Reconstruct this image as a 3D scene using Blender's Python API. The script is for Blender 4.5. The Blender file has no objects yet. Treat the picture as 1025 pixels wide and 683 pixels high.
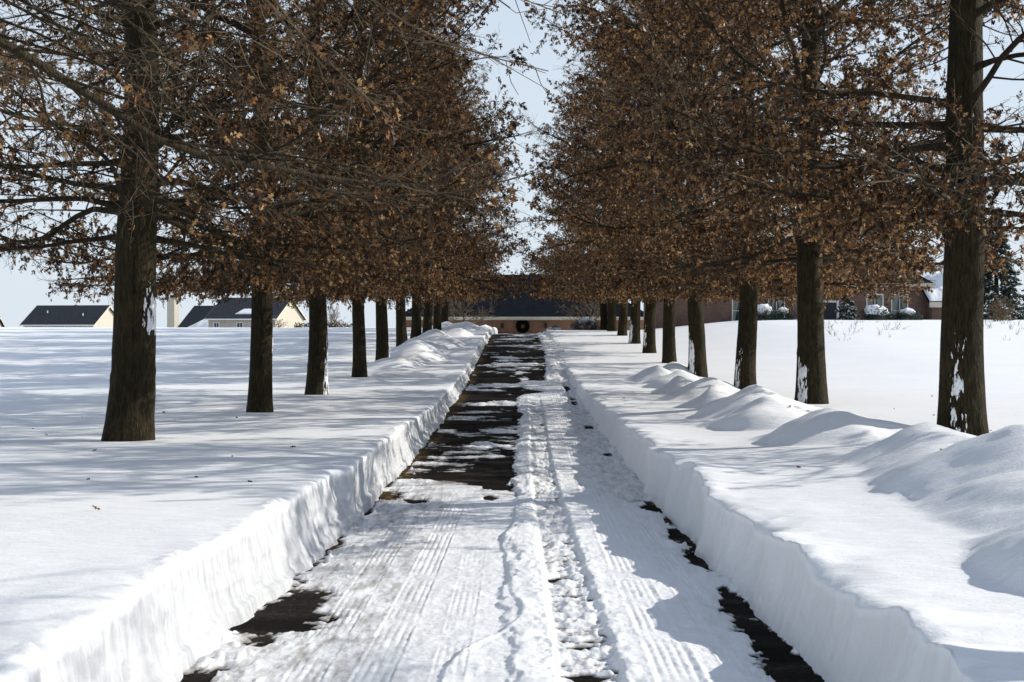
import bpy, math, random
import numpy as np
from mathutils import Vector

random.seed(7)
rng = np.random.default_rng(11)
scene = bpy.context.scene
COL = scene.collection
R = math.radians
EYE = 1.9

# ------------------------------------------------------------------ helpers
def link(o, parent=None):
    COL.objects.link(o)
    if parent is not None:
        o.parent = parent
    return o

def tag(o, label=None, cat=None, group=None, kind=None):
    if label: o['label'] = label
    if cat: o['category'] = cat
    if group: o['group'] = group
    if kind: o['kind'] = kind
    return o

def empty(name, loc=(0, 0, 0), rz=0.0, scale=None):
    o = bpy.data.objects.new(name, None)
    o.empty_display_size = 0.3
    o.location = loc
    o.rotation_euler = (0, 0, rz)
    if scale is not None: o.scale = scale
    return link(o)

def raw_mesh(name, V, loops, starts, totals, mat, smooth=True):
    me = bpy.data.meshes.new(name)
    V = np.ascontiguousarray(V, dtype=np.float32)
    me.vertices.add(len(V)); me.vertices.foreach_set('co', V.ravel())
    me.loops.add(len(loops)); me.loops.foreach_set('vertex_index', np.asarray(loops, dtype=np.int32))
    me.polygons.add(len(starts))
    me.polygons.foreach_set('loop_start', np.asarray(starts, dtype=np.int32))
    me.polygons.foreach_set('use_smooth', np.full(len(starts), smooth, dtype=bool))
    me.update(calc_edges=True)
    me.validate()
    if mat: me.materials.append(mat)
    return me

def quads_mesh(name, V, F, mat, smooth=True):
    F = np.asarray(F, dtype=np.int32)
    k = F.shape[1]
    return raw_mesh(name, V, F.ravel(), np.arange(len(F)) * k, np.full(len(F), k), mat, smooth)

def grid_mesh(name, X, Y, Z, mat, attrs=None, flip=False):
    n, m = X.shape
    V = np.stack([X, Y, Z], -1).reshape(-1, 3)
    idx = np.arange(n * m).reshape(n, m)
    a, b, c, d = idx[:-1, :-1], idx[:-1, 1:], idx[1:, 1:], idx[1:, :-1]
    F = np.stack([a, d, c, b] if flip else [a, b, c, d], -1).reshape(-1, 4)
    me = quads_mesh(name, V, F, mat)
    for k, v in (attrs or {}).items():
        at = me.attributes.new(k, 'FLOAT', 'POINT')
        at.data.foreach_set('value', np.ascontiguousarray(v, dtype=np.float32).ravel())
    return me

class MB:
    """collects boxes, prisms, tubes -> one mesh"""
    def __init__(s): s.v = []; s.f = []; s.n = 0
    def add(s, V, F):
        s.v.append(np.asarray(V, float)); s.f += [tuple(i + s.n for i in f) for f in F]; s.n += len(V)
    def box(s, x0, x1, y0, y1, z0, z1):
        V = [(x0,y0,z0),(x1,y0,z0),(x1,y1,z0),(x0,y1,z0),(x0,y0,z1),(x1,y0,z1),(x1,y1,z1),(x0,y1,z1)]
        s.add(V, [(3,2,1,0),(4,5,6,7),(0,1,5,4),(1,2,6,5),(2,3,7,6),(3,0,4,7)])
        return s
    def poly(s, pts): s.add(pts, [tuple(range(len(pts)))]); return s
    def slab(s, pts, t):
        """extrude a planar polygon downward by t"""
        n = len(pts); P = np.asarray(pts, float); Q = P - np.array([0, 0, t])
        F = [tuple(range(n)), tuple(range(2*n-1, n-1, -1))]
        for i in range(n):
            j = (i + 1) % n; F.append((j, i, n + i, n + j))
        s.add(np.vstack([P, Q]), F); return s
    def tube(s, P, rad, k=8, cap=True):
        V, F = tube_arrays(np.asarray(P, float), np.asarray(rad, float), k)
        F = [tuple(f) for f in F]
        if cap:
            n = len(P); F.append(tuple(range(k))[::-1]); F.append(tuple(range((n-1)*k, n*k)))
        s.add(V, F); return s
    def mesh(s, name, mat, smooth=False):
        V = np.vstack(s.v); loops = []; st = []; tot = []
        for f in s.f: st.append(len(loops)); loops += f; tot.append(len(f))
        return raw_mesh(name, V, loops, st, tot, mat, smooth)
    def build(s, name, mat, parent=None, smooth=False, bevel=0.0):
        o = link(bpy.data.objects.new(name, s.mesh(name, mat, smooth)), parent)
        if bevel:
            m = o.modifiers.new('bevel', 'BEVEL'); m.width = bevel; m.segments = 2
        return o

def tube_arrays(P, rad, k):
    n = len(P)
    T = np.gradient(P, axis=0)
    T /= np.linalg.norm(T, axis=1, keepdims=True) + 1e-9
    ref = np.array([0.13, 0.21, 1.0]) if abs(T[0][2]) < 0.9 else np.array([1.0, 0.1, 0.0])
    A = np.cross(T, ref); A /= np.linalg.norm(A, axis=1, keepdims=True) + 1e-9
    B = np.cross(T, A)
    th = np.arange(k) * 2 * math.pi / k
    V = P[:, None, :] + rad[:, None, None] * (A[:, None, :] * np.cos(th)[None, :, None] + B[:, None, :] * np.sin(th)[None, :, None])
    i = np.arange(n - 1)[:, None] * k; j = np.arange(k)[None, :]; j2 = (j + 1) % k
    F = np.stack([i + j, i + k + j, i + k + j2, i + j2], -1).reshape(-1, 4)
    return V.reshape(-1, 3), F

# ------------------------------------------------------------------ numpy noise
def _h(ix, iy, seed):
    h = (ix.astype(np.int64) * 374761393 + iy.astype(np.int64) * 668265263 + seed * 974711) & 0xFFFFFFFF
    h = ((h ^ (h >> 13)) * 1274126177) & 0xFFFFFFFF
    h = h ^ (h >> 16)
    return (h & 0xFFFF) / 65535.0 * 2 - 1
def vnoise(x, y, seed=0):
    x, y = np.broadcast_arrays(np.asarray(x, float), np.asarray(y, float))
    ix, iy = np.floor(x), np.floor(y); fx, fy = x - ix, y - iy
    fx = fx*fx*fx*(fx*(fx*6-15)+10); fy = fy*fy*fy*(fy*(fy*6-15)+10)
    a, b = _h(ix, iy, seed), _h(ix+1, iy, seed); c, d = _h(ix, iy+1, seed), _h(ix+1, iy+1, seed)
    return (a + (b-a)*fx) * (1-fy) + (c + (d-c)*fx) * fy
def fbm(x, y, seed=0, octv=4, gain=0.5):
    s = 0; a = 1.0; t = 0
    ca, sa = math.cos(0.6), math.sin(0.6)
    for o in range(octv):
        s = s + a * vnoise(x, y, seed + o * 17); t += a; a *= gain
        x, y = (x*ca - y*sa) * 2.03 + 3.1, (x*sa + y*ca) * 2.03 + 1.7
    return s / t
def sstep(a, b, x):
    t = np.clip((x - a) / (b - a), 0, 1); return t*t*(3-2*t)
def profile(pts):
    xs = np.array([p[0] for p in pts], float); zs = np.array([p[1] for p in pts], float)
    g = np.arange(-40, 420, 0.5); v = np.interp(g, xs, zs)
    k = np.exp(-0.5 * (np.arange(-12, 13) * 0.5 / 2.4) ** 2); k /= k.sum()
    v = np.convolve(np.pad(v, 12, mode='edge'), k, mode='valid')
    return lambda y: np.where(np.asarray(y) < 400, np.interp(y, g, v), np.interp(y, xs, zs))

# ------------------------------------------------------------------ materials
def nmat(name):
    m = bpy.data.materials.new(name); m.use_nodes = True
    nt = m.node_tree
    for n in list(nt.nodes): nt.nodes.remove(n)
    out = nt.nodes.new('ShaderNodeOutputMaterial')
    bs = nt.nodes.new('ShaderNodeBsdfPrincipled')
    nt.links.new(bs.outputs[0], out.inputs[0])
    return m, nt, bs, out
def N(nt, typ, **kw):
    n = nt.nodes.new(typ)
    for k, v in kw.items():
        if k.startswith('i_'):
            key = k[2:]; key = int(key) if key.isdigit() else key.replace('_', ' ')
            n.inputs[key].default_value = v
        else: setattr(n, k, v)
    return n
def ramp(nt, fac, stops):
    r = nt.nodes.new('ShaderNodeValToRGB'); cr = r.color_ramp
    while len(cr.elements) < len(stops): cr.elements.new(0.5)
    for e, (p, c) in zip(cr.elements, stops):
        e.position = p; e.color = (*c, 1) if len(c) == 3 else c
    nt.links.new(fac, r.inputs[0]); return r
def coords(nt, scale=(1, 1, 1), kind='Object'):
    tc = N(nt, 'ShaderNodeTexCoord'); mp = N(nt, 'ShaderNodeMapping')
    mp.inputs['Scale'].default_value = scale
    nt.links.new(tc.outputs[kind], mp.inputs[0]); return mp.outputs[0]
def bump(nt, bs, height, strength, dist, prev=None):
    b = N(nt, 'ShaderNodeBump'); b.inputs['Strength'].default_value = strength; b.inputs['Distance'].default_value = dist
    nt.links.new(height, b.inputs['Height'])
    if prev is not None: nt.links.new(prev, b.inputs['Normal'])
    nt.links.new(b.outputs[0], bs.inputs['Normal']); return b.outputs[0]

def simple_mat(name, c1, c2, scale=4.0, rough=0.7, bumpd=0.0, stretch=(1, 1, 1)):
    m, nt, bs, out = nmat(name)
    n = N(nt, 'ShaderNodeTexNoise', i_Scale=scale, i_Detail=6.0, i_Roughness=0.6)
    nt.links.new(coords(nt, stretch), n.inputs['Vector'])
    r = ramp(nt, n.outputs[0], [(0.3, c1), (0.7, c2)])
    nt.links.new(r.outputs[0], bs.inputs['Base Color'])
    bs.inputs['Roughness'].default_value = rough
    bs.inputs['Specular IOR Level'].default_value = 0.25
    if bumpd: bump(nt, bs, n.outputs[0], 1.0, bumpd)
    return m

def snow_mat(name, drive=False):
    m, nt, bs, out = nmat(name)
    co = coords(nt)
    big = N(nt, 'ShaderNodeTexNoise', i_Scale=0.5, i_Detail=4.0); nt.links.new(co, big.inputs['Vector'])
    fine = N(nt, 'ShaderNodeTexNoise', i_Scale=42.0, i_Detail=5.0, i_Roughness=0.65); nt.links.new(co, fine.inputs['Vector'])
    mid = N(nt, 'ShaderNodeTexNoise', i_Scale=7.0, i_Detail=4.0, i_Roughness=0.55)
    nt.links.new(coords(nt, (0.45, 1.3, 1)), mid.inputs['Vector'])
    r = ramp(nt, big.outputs[0], [(0.3, (0.87, 0.88, 0.90)), (0.7, (0.91, 0.915, 0.92))])
    col = r.outputs[0]
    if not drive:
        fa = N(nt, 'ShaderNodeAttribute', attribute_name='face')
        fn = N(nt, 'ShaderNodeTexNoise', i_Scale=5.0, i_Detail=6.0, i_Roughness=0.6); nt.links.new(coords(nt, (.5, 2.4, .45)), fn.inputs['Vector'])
        fr = ramp(nt, fn.outputs[0], [(0.30, (0.42, 0.43, 0.45)), (0.66, (0.64, 0.645, 0.655))])  # streaky cut snow, colour darkened to tone down the direct sun on it
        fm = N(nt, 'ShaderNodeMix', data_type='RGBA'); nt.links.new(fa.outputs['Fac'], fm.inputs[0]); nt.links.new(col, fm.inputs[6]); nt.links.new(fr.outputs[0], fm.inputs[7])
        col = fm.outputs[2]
    if drive:
        at = N(nt, 'ShaderNodeAttribute', attribute_name='depth')
        di = N(nt, 'ShaderNodeAttribute', attribute_name='dirt')
        ad = N(nt, 'ShaderNodeMath', operation='MULTIPLY_ADD', i_1=0.02, i_2=-0.01)
        nt.links.new(fine.outputs[0], ad.inputs[0])
        sm = N(nt, 'ShaderNodeMath', operation='ADD'); nt.links.new(at.outputs['Fac'], sm.inputs[0]); nt.links.new(ad.outputs[0], sm.inputs[1])
        mr = N(nt, 'ShaderNodeMapRange', interpolation_type='SMOOTHSTEP'); mr.inputs[1].default_value = 0.0; mr.inputs[2].default_value = 0.016
        nt.links.new(sm.outputs[0], mr.inputs[0])
        mx = N(nt, 'ShaderNodeMix', data_type='RGBA'); mx.inputs[6].default_value = (0.15, 0.14, 0.13, 1)
        nt.links.new(mr.outputs[0], mx.inputs[0]); nt.links.new(col, mx.inputs[7])
        # dirt streaks pressed in by tyres
        st = N(nt, 'ShaderNodeTexNoise', i_Scale=3.0, i_Detail=7.0, i_Roughness=0.7); nt.links.new(coords(nt, (3.5, 0.55, 1)), st.inputs['Vector'])
        sr = N(nt, 'ShaderNodeMapRange'); sr.inputs[1].default_value = 0.42; sr.inputs[2].default_value = 0.7
        nt.links.new(st.outputs[0], sr.inputs[0])
        ml = N(nt, 'ShaderNodeMath', operation='MULTIPLY'); nt.links.new(sr.outputs[0], ml.inputs[0]); nt.links.new(di.outputs['Fac'], ml.inputs[1])
        m2 = N(nt, 'ShaderNodeMix', data_type='RGBA'); m2.inputs[7].default_value = (0.30, 0.275, 0.25, 1)
        nt.links.new(ml.outputs[0], m2.inputs[0]); nt.links.new(mx.outputs[2], m2.inputs[6])
        col = m2.outputs[2]
    nt.links.new(col, bs.inputs['Base Color'])
    bs.inputs['Roughness'].default_value = 0.62
    bs.inputs['Specular IOR Level'].default_value = 0.28
    b1 = bump(nt, bs, mid.outputs[0], 0.5, 0.045)
    bump(nt, bs, fine.outputs[0], 0.55, 0.012 if drive else 0.009, b1)
    return m

def asphalt_mat():
    m, nt, bs, out = nmat('asphalt')
    co = coords(nt)
    n = N(nt, 'ShaderNodeTexNoise', i_Scale=90.0, i_Detail=4.0); nt.links.new(co, n.inputs['Vector'])
    b = N(nt, 'ShaderNodeTexNoise', i_Scale=1.6, i_Detail=6.0); nt.links.new(coords(nt, (0.35, 1.3, 1)), b.inputs['Vector'])
    r = ramp(nt, n.outputs[0], [(0.3, (0.006, 0.0055, 0.005)), (0.8, (0.030, 0.026, 0.022))])
    r2 = ramp(nt, b.outputs[0], [(0.38, (0.40, 0.38, 0.36)), (0.56, (1.0, .95, .9)), (0.68, (2.6, 2.4, 2.2))])
    mx = N(nt, 'ShaderNodeMix', data_type='RGBA', blend_type='MULTIPLY'); mx.inputs[0].default_value = 1
    nt.links.new(r.outputs[0], mx.inputs[6]); nt.links.new(r2.outputs[0], mx.inputs[7])
    lm = N(nt, 'ShaderNodeTexNoise', i_Scale=22.0, i_Detail=5.0, i_Roughness=0.75); nt.links.new(co, lm.inputs['Vector'])
    lr = ramp(nt, lm.outputs[0], [(0.36, (0.35,)*3), (0.66, (2.0,)*3)])
    ml2 = N(nt, 'ShaderNodeMix', data_type='RGBA', blend_type='MULTIPLY'); ml2.inputs[0].default_value = 1
    nt.links.new(mx.outputs[2], ml2.inputs[6]); nt.links.new(lr.outputs[0], ml2.inputs[7]); mx = ml2
    # brown leaf mould / dead grass along the verge
    ed = N(nt, 'ShaderNodeAttribute', attribute_name='verge')
    e2 = N(nt, 'ShaderNodeMath', operation='MULTIPLY'); nt.links.new(ed.outputs['Fac'], e2.inputs[0])
    rr = N(nt, 'ShaderNodeMapRange'); rr.inputs[1].default_value = 0.45; rr.inputs[2].default_value = 0.6
    n3 = N(nt, 'ShaderNodeTexNoise', i_Scale=14.0, i_Detail=5.0); nt.links.new(co, n3.inputs['Vector'])
    nt.links.new(n3.outputs[0], rr.inputs[0]); nt.links.new(rr.outputs[0], e2.inputs[1])
    m3 = N(nt, 'ShaderNodeMix', data_type='RGBA'); m3.inputs[7].default_value = (0.16, 0.105, 0.035, 1)
    nt.links.new(e2.outputs[0], m3.inputs[0]); nt.links.new(mx.outputs[2], m3.inputs[6])
    nt.links.new(m3.outputs[2], bs.inputs['Base Color'])
    rg = ramp(nt, b.outputs[0], [(0.4, (0.95,)*3), (0.7, (0.8,)*3)])
    nt.links.new(rg.outputs[0], bs.inputs['Roughness'])
    bs.inputs['Specular IOR Level'].default_value = 0.06
    b0 = bump(nt, bs, lm.outputs[0], 0.9, 0.03)
    bump(nt, bs, n.outputs[0], 0.8, 0.008, b0)
    return m

def bark_mat(name, dark=(0.011, 0.0085, 0.0045), light=(0.066, 0.051, 0.027)):
    m, nt, bs, out = nmat(name)
    n = N(nt, 'ShaderNodeTexNoise', i_Scale=9.0, i_Detail=8.0, i_Roughness=0.7); nt.links.new(coords(nt, (2.6, 2.6, 0.55)), n.inputs['Vector'])
    v = N(nt, 'ShaderNodeTexVoronoi', i_Scale=16.0, feature='DISTANCE_TO_EDGE'); nt.links.new(coords(nt, (2.4, 2.4, 0.42)), v.inputs['Vector'])
    bl = N(nt, 'ShaderNodeTexNoise', i_Scale=1.3, i_Detail=4.0); nt.links.new(coords(nt), bl.inputs['Vector'])
    r = ramp(nt, n.outputs[0], [(0.32, dark), (0.72, light)])
    r2 = ramp(nt, bl.outputs[0], [(0.35, (0.7, 0.72, 0.62)), (0.7, (1.25, 1.2, 1.05))])
    mx = N(nt, 'ShaderNodeMix', data_type='RGBA', blend_type='MULTIPLY'); mx.inputs[0].default_value = 1
    nt.links.new(r.outputs[0], mx.inputs[6]); nt.links.new(r2.outputs[0], mx.inputs[7])
    nt.links.new(mx.outputs[2], bs.inputs['Base Color'])
    bs.inputs['Roughness'].default_value = 0.85; bs.inputs['Specular IOR Level'].default_value = 0.15
    vr = N(nt, 'ShaderNodeMapRange'); vr.inputs[2].default_value = 0.25; nt.links.new(v.outputs[0], vr.inputs[0])
    b1 = bump(nt, bs, vr.outputs[0], 0.8, 0.02)
    bump(nt, bs, n.outputs[0], 0.8, 0.02, b1)
    return m

def leaf_mat(name, stops, transl=0.35):
    m, nt, bs, out = nmat(name)
    at = N(nt, 'ShaderNodeAttribute', attribute_name='tone')
    r = ramp(nt, at.outputs['Fac'], stops)
    nt.links.new(r.outputs[0], bs.inputs['Base Color'])
    bs.inputs['Roughness'].default_value = 0.5; bs.inputs['Specular IOR Level'].default_value = 0.25
    tr = N(nt, 'ShaderNodeBsdfTranslucent'); nt.links.new(r.outputs[0], tr.inputs[0])
    ms = N(nt, 'ShaderNodeMixShader'); ms.inputs[0].default_value = transl
    nt.links.new(bs.outputs[0], ms.inputs[1]); nt.links.new(tr.outputs[0], ms.inputs[2])
    nt.links.new(ms.outputs[0], out.inputs[0])
    return m

def brick_mat(name, c1, c2, mortar):
    m, nt, bs, out = nmat(name)
    tc = N(nt, 'ShaderNodeTexCoord'); sp = N(nt, 'ShaderNodeSeparateXYZ'); nt.links.new(tc.outputs['Object'], sp.inputs[0])
    ad = N(nt, 'ShaderNodeMath', operation='ADD'); nt.links.new(sp.outputs[0], ad.inputs[0]); nt.links.new(sp.outputs[1], ad.inputs[1])
    cb = N(nt, 'ShaderNodeCombineXYZ'); nt.links.new(ad.outputs[0], cb.inputs[0]); nt.links.new(sp.outputs[2], cb.inputs[1])
    b = N(nt, 'ShaderNodeTexBrick', i_Scale=1.0)
    b.inputs['Color1'].default_value = (*c1, 1); b.inputs['Color2'].default_value = (*c2, 1); b.inputs['Mortar'].default_value = (*mortar, 1)
    b.inputs['Brick Width'].default_value = 0.22; b.inputs['Row Height'].default_value = 0.075; b.inputs['Mortar Size'].default_value = 0.008
    nt.links.new(cb.outputs[0], b.inputs['Vector'])
    n = N(nt, 'ShaderNodeTexNoise', i_Scale=0.9, i_Detail=6.0); nt.links.new(tc.outputs['Object'], n.inputs['Vector'])
    r = ramp(nt, n.outputs[0], [(0.3, (0.72,)*3), (0.7, (1.2,)*3)])
    mx = N(nt, 'ShaderNodeMix', data_type='RGBA', blend_type='MULTIPLY'); mx.inputs[0].default_value = 1
    nt.links.new(b.outputs[0], mx.inputs[6]); nt.links.new(r.outputs[0], mx.inputs[7])
    nt.links.new(mx.outputs[2], bs.inputs['Base Color']); bs.inputs['Roughness'].default_value = 0.85
    return m

def lined_mat(name, c1, c2, pitch, axis=2):
    """siding boards or shingle courses: darker line every `pitch` metres"""
    m, nt, bs, out = nmat(name)
    tc = N(nt, 'ShaderNodeTexCoord'); sp = N(nt, 'ShaderNodeSeparateXYZ'); nt.links.new(tc.outputs['Object'], sp.inputs[0])
    md = N(nt, 'ShaderNodeMath', operation='FRACT'); dv = N(nt, 'ShaderNodeMath', operation='DIVIDE', i_1=pitch)
    nt.links.new(sp.outputs[axis], dv.inputs[0]); nt.links.new(dv.outputs[0], md.inputs[0])
    n = N(nt, 'ShaderNodeTexNoise', i_Scale=2.5, i_Detail=7.0); nt.links.new(coords(nt, (1, 1, 3)), n.inputs['Vector'])
    r = ramp(nt, md.outputs[0], [(0.0, (0.6,)*3), (0.16, (1.0,)*3)])
    r2 = ramp(nt, n.outputs[0], [(0.3, c1), (0.7, c2)])
    mx = N(nt, 'ShaderNodeMix', data_type='RGBA', blend_type='MULTIPLY'); mx.inputs[0].default_value = 1
    nt.links.new(r2.outputs[0], mx.inputs[6]); nt.links.new(r.outputs[0], mx.inputs[7])
    nt.links.new(mx.outputs[2], bs.inputs['Base Color']); bs.inputs['Roughness'].default_value = 0.9
    bs.inputs['Specular IOR Level'].default_value = 0.05
    return m

def glass_mat():
    m, nt, bs, out = nmat('window_glass')
    n = N(nt, 'ShaderNodeTexNoise', i_Scale=1.5); nt.links.new(coords(nt), n.inputs['Vector'])
    r = ramp(nt, n.outputs[0], [(0.3, (0.015, 0.02, 0.025)), (0.7, (0.05, 0.06, 0.07))])
    nt.links.new(r.outputs[0], bs.inputs['Base Color']); bs.inputs['Roughness'].default_value = 0.08
    return m

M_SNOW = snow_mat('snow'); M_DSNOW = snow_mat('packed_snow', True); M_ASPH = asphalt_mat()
M_BARK = bark_mat('oak_bark')
M_LIMB = bark_mat('oak_limb_bark', (0.016, 0.012, 0.008), (0.085, 0.066, 0.042))
M_TWIG = simple_mat('pale_twig', (0.045, 0.032, 0.017), (0.19, 0.14, 0.08), 5)
M_LEAF = leaf_mat('dead_oak_leaf', [(0.0, (0.016, 0.009, 0.005)), (0.36, (0.078, 0.036, 0.014)), (0.66, (0.26, 0.125, 0.045)), (1.0, (0.64, 0.40, 0.17))], .24)
M_EVER = leaf_mat('evergreen_needle', [(0.0, (0.012, 0.022, 0.018)), (1.0, (0.05, 0.075, 0.055))], 0.15)
M_BRICK = brick_mat('red_brick', (0.31, 0.145, 0.075), (0.22, 0.095, 0.050), (0.30, 0.22, 0.15))
M_BRICK2 = brick_mat('brown_brick', (0.20, 0.105, 0.075), (0.13, 0.07, 0.055), (0.2, 0.16, 0.13))
M_ROOF = lined_mat('dark_shingle', (0.006, 0.0075, 0.011), (0.014, 0.017, 0.024), 0.14)
M_GROOF = lined_mat('grey_shingle', (0.030, 0.034, 0.042), (0.050, 0.055, 0.066), 0.14)
M_SIDING = lined_mat('cream_siding', (0.47, 0.43, 0.345), (0.54, 0.50, 0.41), 0.11)
M_GSIDING = lined_mat('grey_stone_siding', (0.33, 0.30, 0.26), (0.48, 0.44, 0.37), 0.2)
M_TRIM = simple_mat('cream_trim', (0.50, 0.46, 0.36), (0.60, 0.56, 0.46), 3)
M_WHITE = simple_mat('white_paint', (0.68, 0.68, 0.66), (0.78, 0.78, 0.76), 3, 0.5)
M_BLACK = simple_mat('black_metal', (0.012, 0.012, 0.012), (0.03, 0.03, 0.03), 6, 0.5)
M_GLASS = glass_mat()
M_CURT = simple_mat('pale_curtain', (0.16, 0.17, 0.13), (0.30, 0.31, 0.25), 9, 0.9, 0, (6, 6, 0.3))
M_DOOR = simple_mat('dark_door', (0.02, 0.022, 0.026), (0.035, 0.037, 0.042), 3, 0.5)
M_STALK = simple_mat('dry_stalk', (0.16, 0.11, 0.06), (0.30, 0.22, 0.13), 20)
M_WREATH = leaf_mat('wreath_fir', [(0, (0.006, 0.009, 0.007)), (1, (0.025, 0.032, 0.022))], 0.1)
M_RUST = leaf_mat('beech_twig_leaf', [(0, (0.05, 0.03, 0.018)), (1, (0.20, 0.125, 0.07))], 0.3)

# ------------------------------------------------------------------ terrain
G = profile([(-40,.3),(0,.12),(7.6,.02),(13,-.16),(18,-.26),(28,-.25),(37,-.15),(46,.02),(54,.36),(63,.76),(72,1.10),(83,1.44),(93,1.62),(101,1.55),(110,1.1),(120,.8),(150,.6),(420,-3),(3000,-40)])
SL = profile([(-40,.66),(0,.58),(8,.56),(13,.44),(18,.37),(23,.27),(28,.22),(37,.23),(46,.32),(54,.60),(63,1.08),(72,1.42),(83,1.74),(95,1.95),(105,2.06),(114,1.98),(130,1.4),(200,-1.2),(420,-5),(3000,-45)])
SR = profile([(-40,.5),(0,.52),(8,.49),(13,.42),(19,.37),(28,.26),(37,.26),(46,.28),(56,.60),(64,.82),(72,1.14),(83,1.60),(95,1.88),(108,1.7),(130,1.1),(200,-1.2),(420,-5),(3000,-45)])

MOUNDS = [  # x, y, height, radius x (road side / field side), radius y
    (3.75, 7.9, .52, .85, 1.5, 1.6), (4.4, 12.6, .50, .90, 1.2, 1.9), (4.25, 10.8, .30, .85, 1.3, 1.4), (4.3, 15.4, .34, .70, .9, 1.2),
    (4.05, 19.0, .40, .70, .9, 1.1), (3.7, 22.6, .40, .70, 1.0, 1.2), (4.2, 25.8, .46, .75, .9, 1.1), (3.95, 29.4, .42, .7, .9, 1.2),
    (4.25, 32.9, .48, .75, .9, 1.1), (4.1, 36.4, .44, .7, .9, 1.2), (4.45, 40.5, .48, .7, .8, 1.3), (4.3, 45.2, .46, .7, .8, 1.6),
    (5.1, 36.9, .36, .7, .6, .9), (5.2, 47.2, .5, .7, .6, 1.0)]
MOUNDS_L = [(-4.6, 52.5, .35, 1.0, .8, 2), (-4.1, 57, .62, 1.1, .9, 2.2), (-4.4, 62, .55, 1.0, .9, 2), (-3.6, 66, .42, .9, .8, 2),
    (-4.2, 71, .55, 1.0, .8, 2.2), (-3.5, 78, .4, .9, .7, 2), (-8.6, 17.6, .16, 1.3, .8, .5),
    (-3.4, 90, .55, 1.5, 1.0, 2), (-4.8, 92, .5, 1.6, 1.0, 2.4), (-2.6, 94, .3, .7, .6, 1.5)]
def heap(x, y, lst, seed):
    z = np.zeros_like(x)
    wx = x + .35 * fbm(x * .9, y * .7, seed, 3); wy = y + .5 * fbm(x * .6, y * .6, seed + 5, 3)
    for (cx, cy, h, rl, rr, ry) in lst:
        dx = wx - cx; dx = np.where(dx < 0, dx / rl, dx / rr)
        q = dx ** 2 + ((wy - cy) / ry) ** 2
        z = np.maximum(z, 1.12 * h * np.clip(1 - np.sqrt(q + .008) / 1.3, 0, 1) ** 1.0)
    z = z + sstep(.02, .15, z) * (.045 * fbm(x * 1.6, y * 1.3, seed + 9, 4) + .010 * fbm(x * 9, y * 8, seed + 12, 3, .6))
    return z
def dunes(x, y, seed):
    near = np.exp(-np.abs(x) / 40.0) * np.exp(-np.maximum(y, 0) / 120.0)
    fine = np.exp(-np.abs(x) / 7.0) * np.exp(-np.maximum(y, 0) / 45.0)
    z = .05 * fbm(x * .11, y * .17, seed, 3) * near
    z = z + .035 * fbm(x * .35, y * .75, seed + 3, 4) * near
    z = z + .012 * fbm(x * 1.6, y * 3.2, seed + 7, 3) * fine
    return z
def zleft(x, y):
    far = sstep(15, 60, -x)
    return SL(y) + .10 * far * np.exp(-((y - 85) / 40.) ** 2) + dunes(x, y, 21) + heap(x, y, MOUNDS_L, 61)
def zright(x, y):
    rise = sstep(6.5, 16, x) * sstep(38, 84, y) * (1 - sstep(90, 140, y)) * .72 + .16 * sstep(2.4, 5.2, x) * (1 - sstep(26, 40, y))
    return SR(y) + rise + dunes(x, y, 44) + heap(x, y, MOUNDS, 81)

def row_ys():
    ys = list(np.arange(-14, 5, .2)); y = 5.0
    while y < 150: ys.append(y); y += max(.022, .0034 * y)
    while y < 3000: ys.append(y); y *= 1.06
    return np.array(ys)
YS = row_ys()

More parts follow.
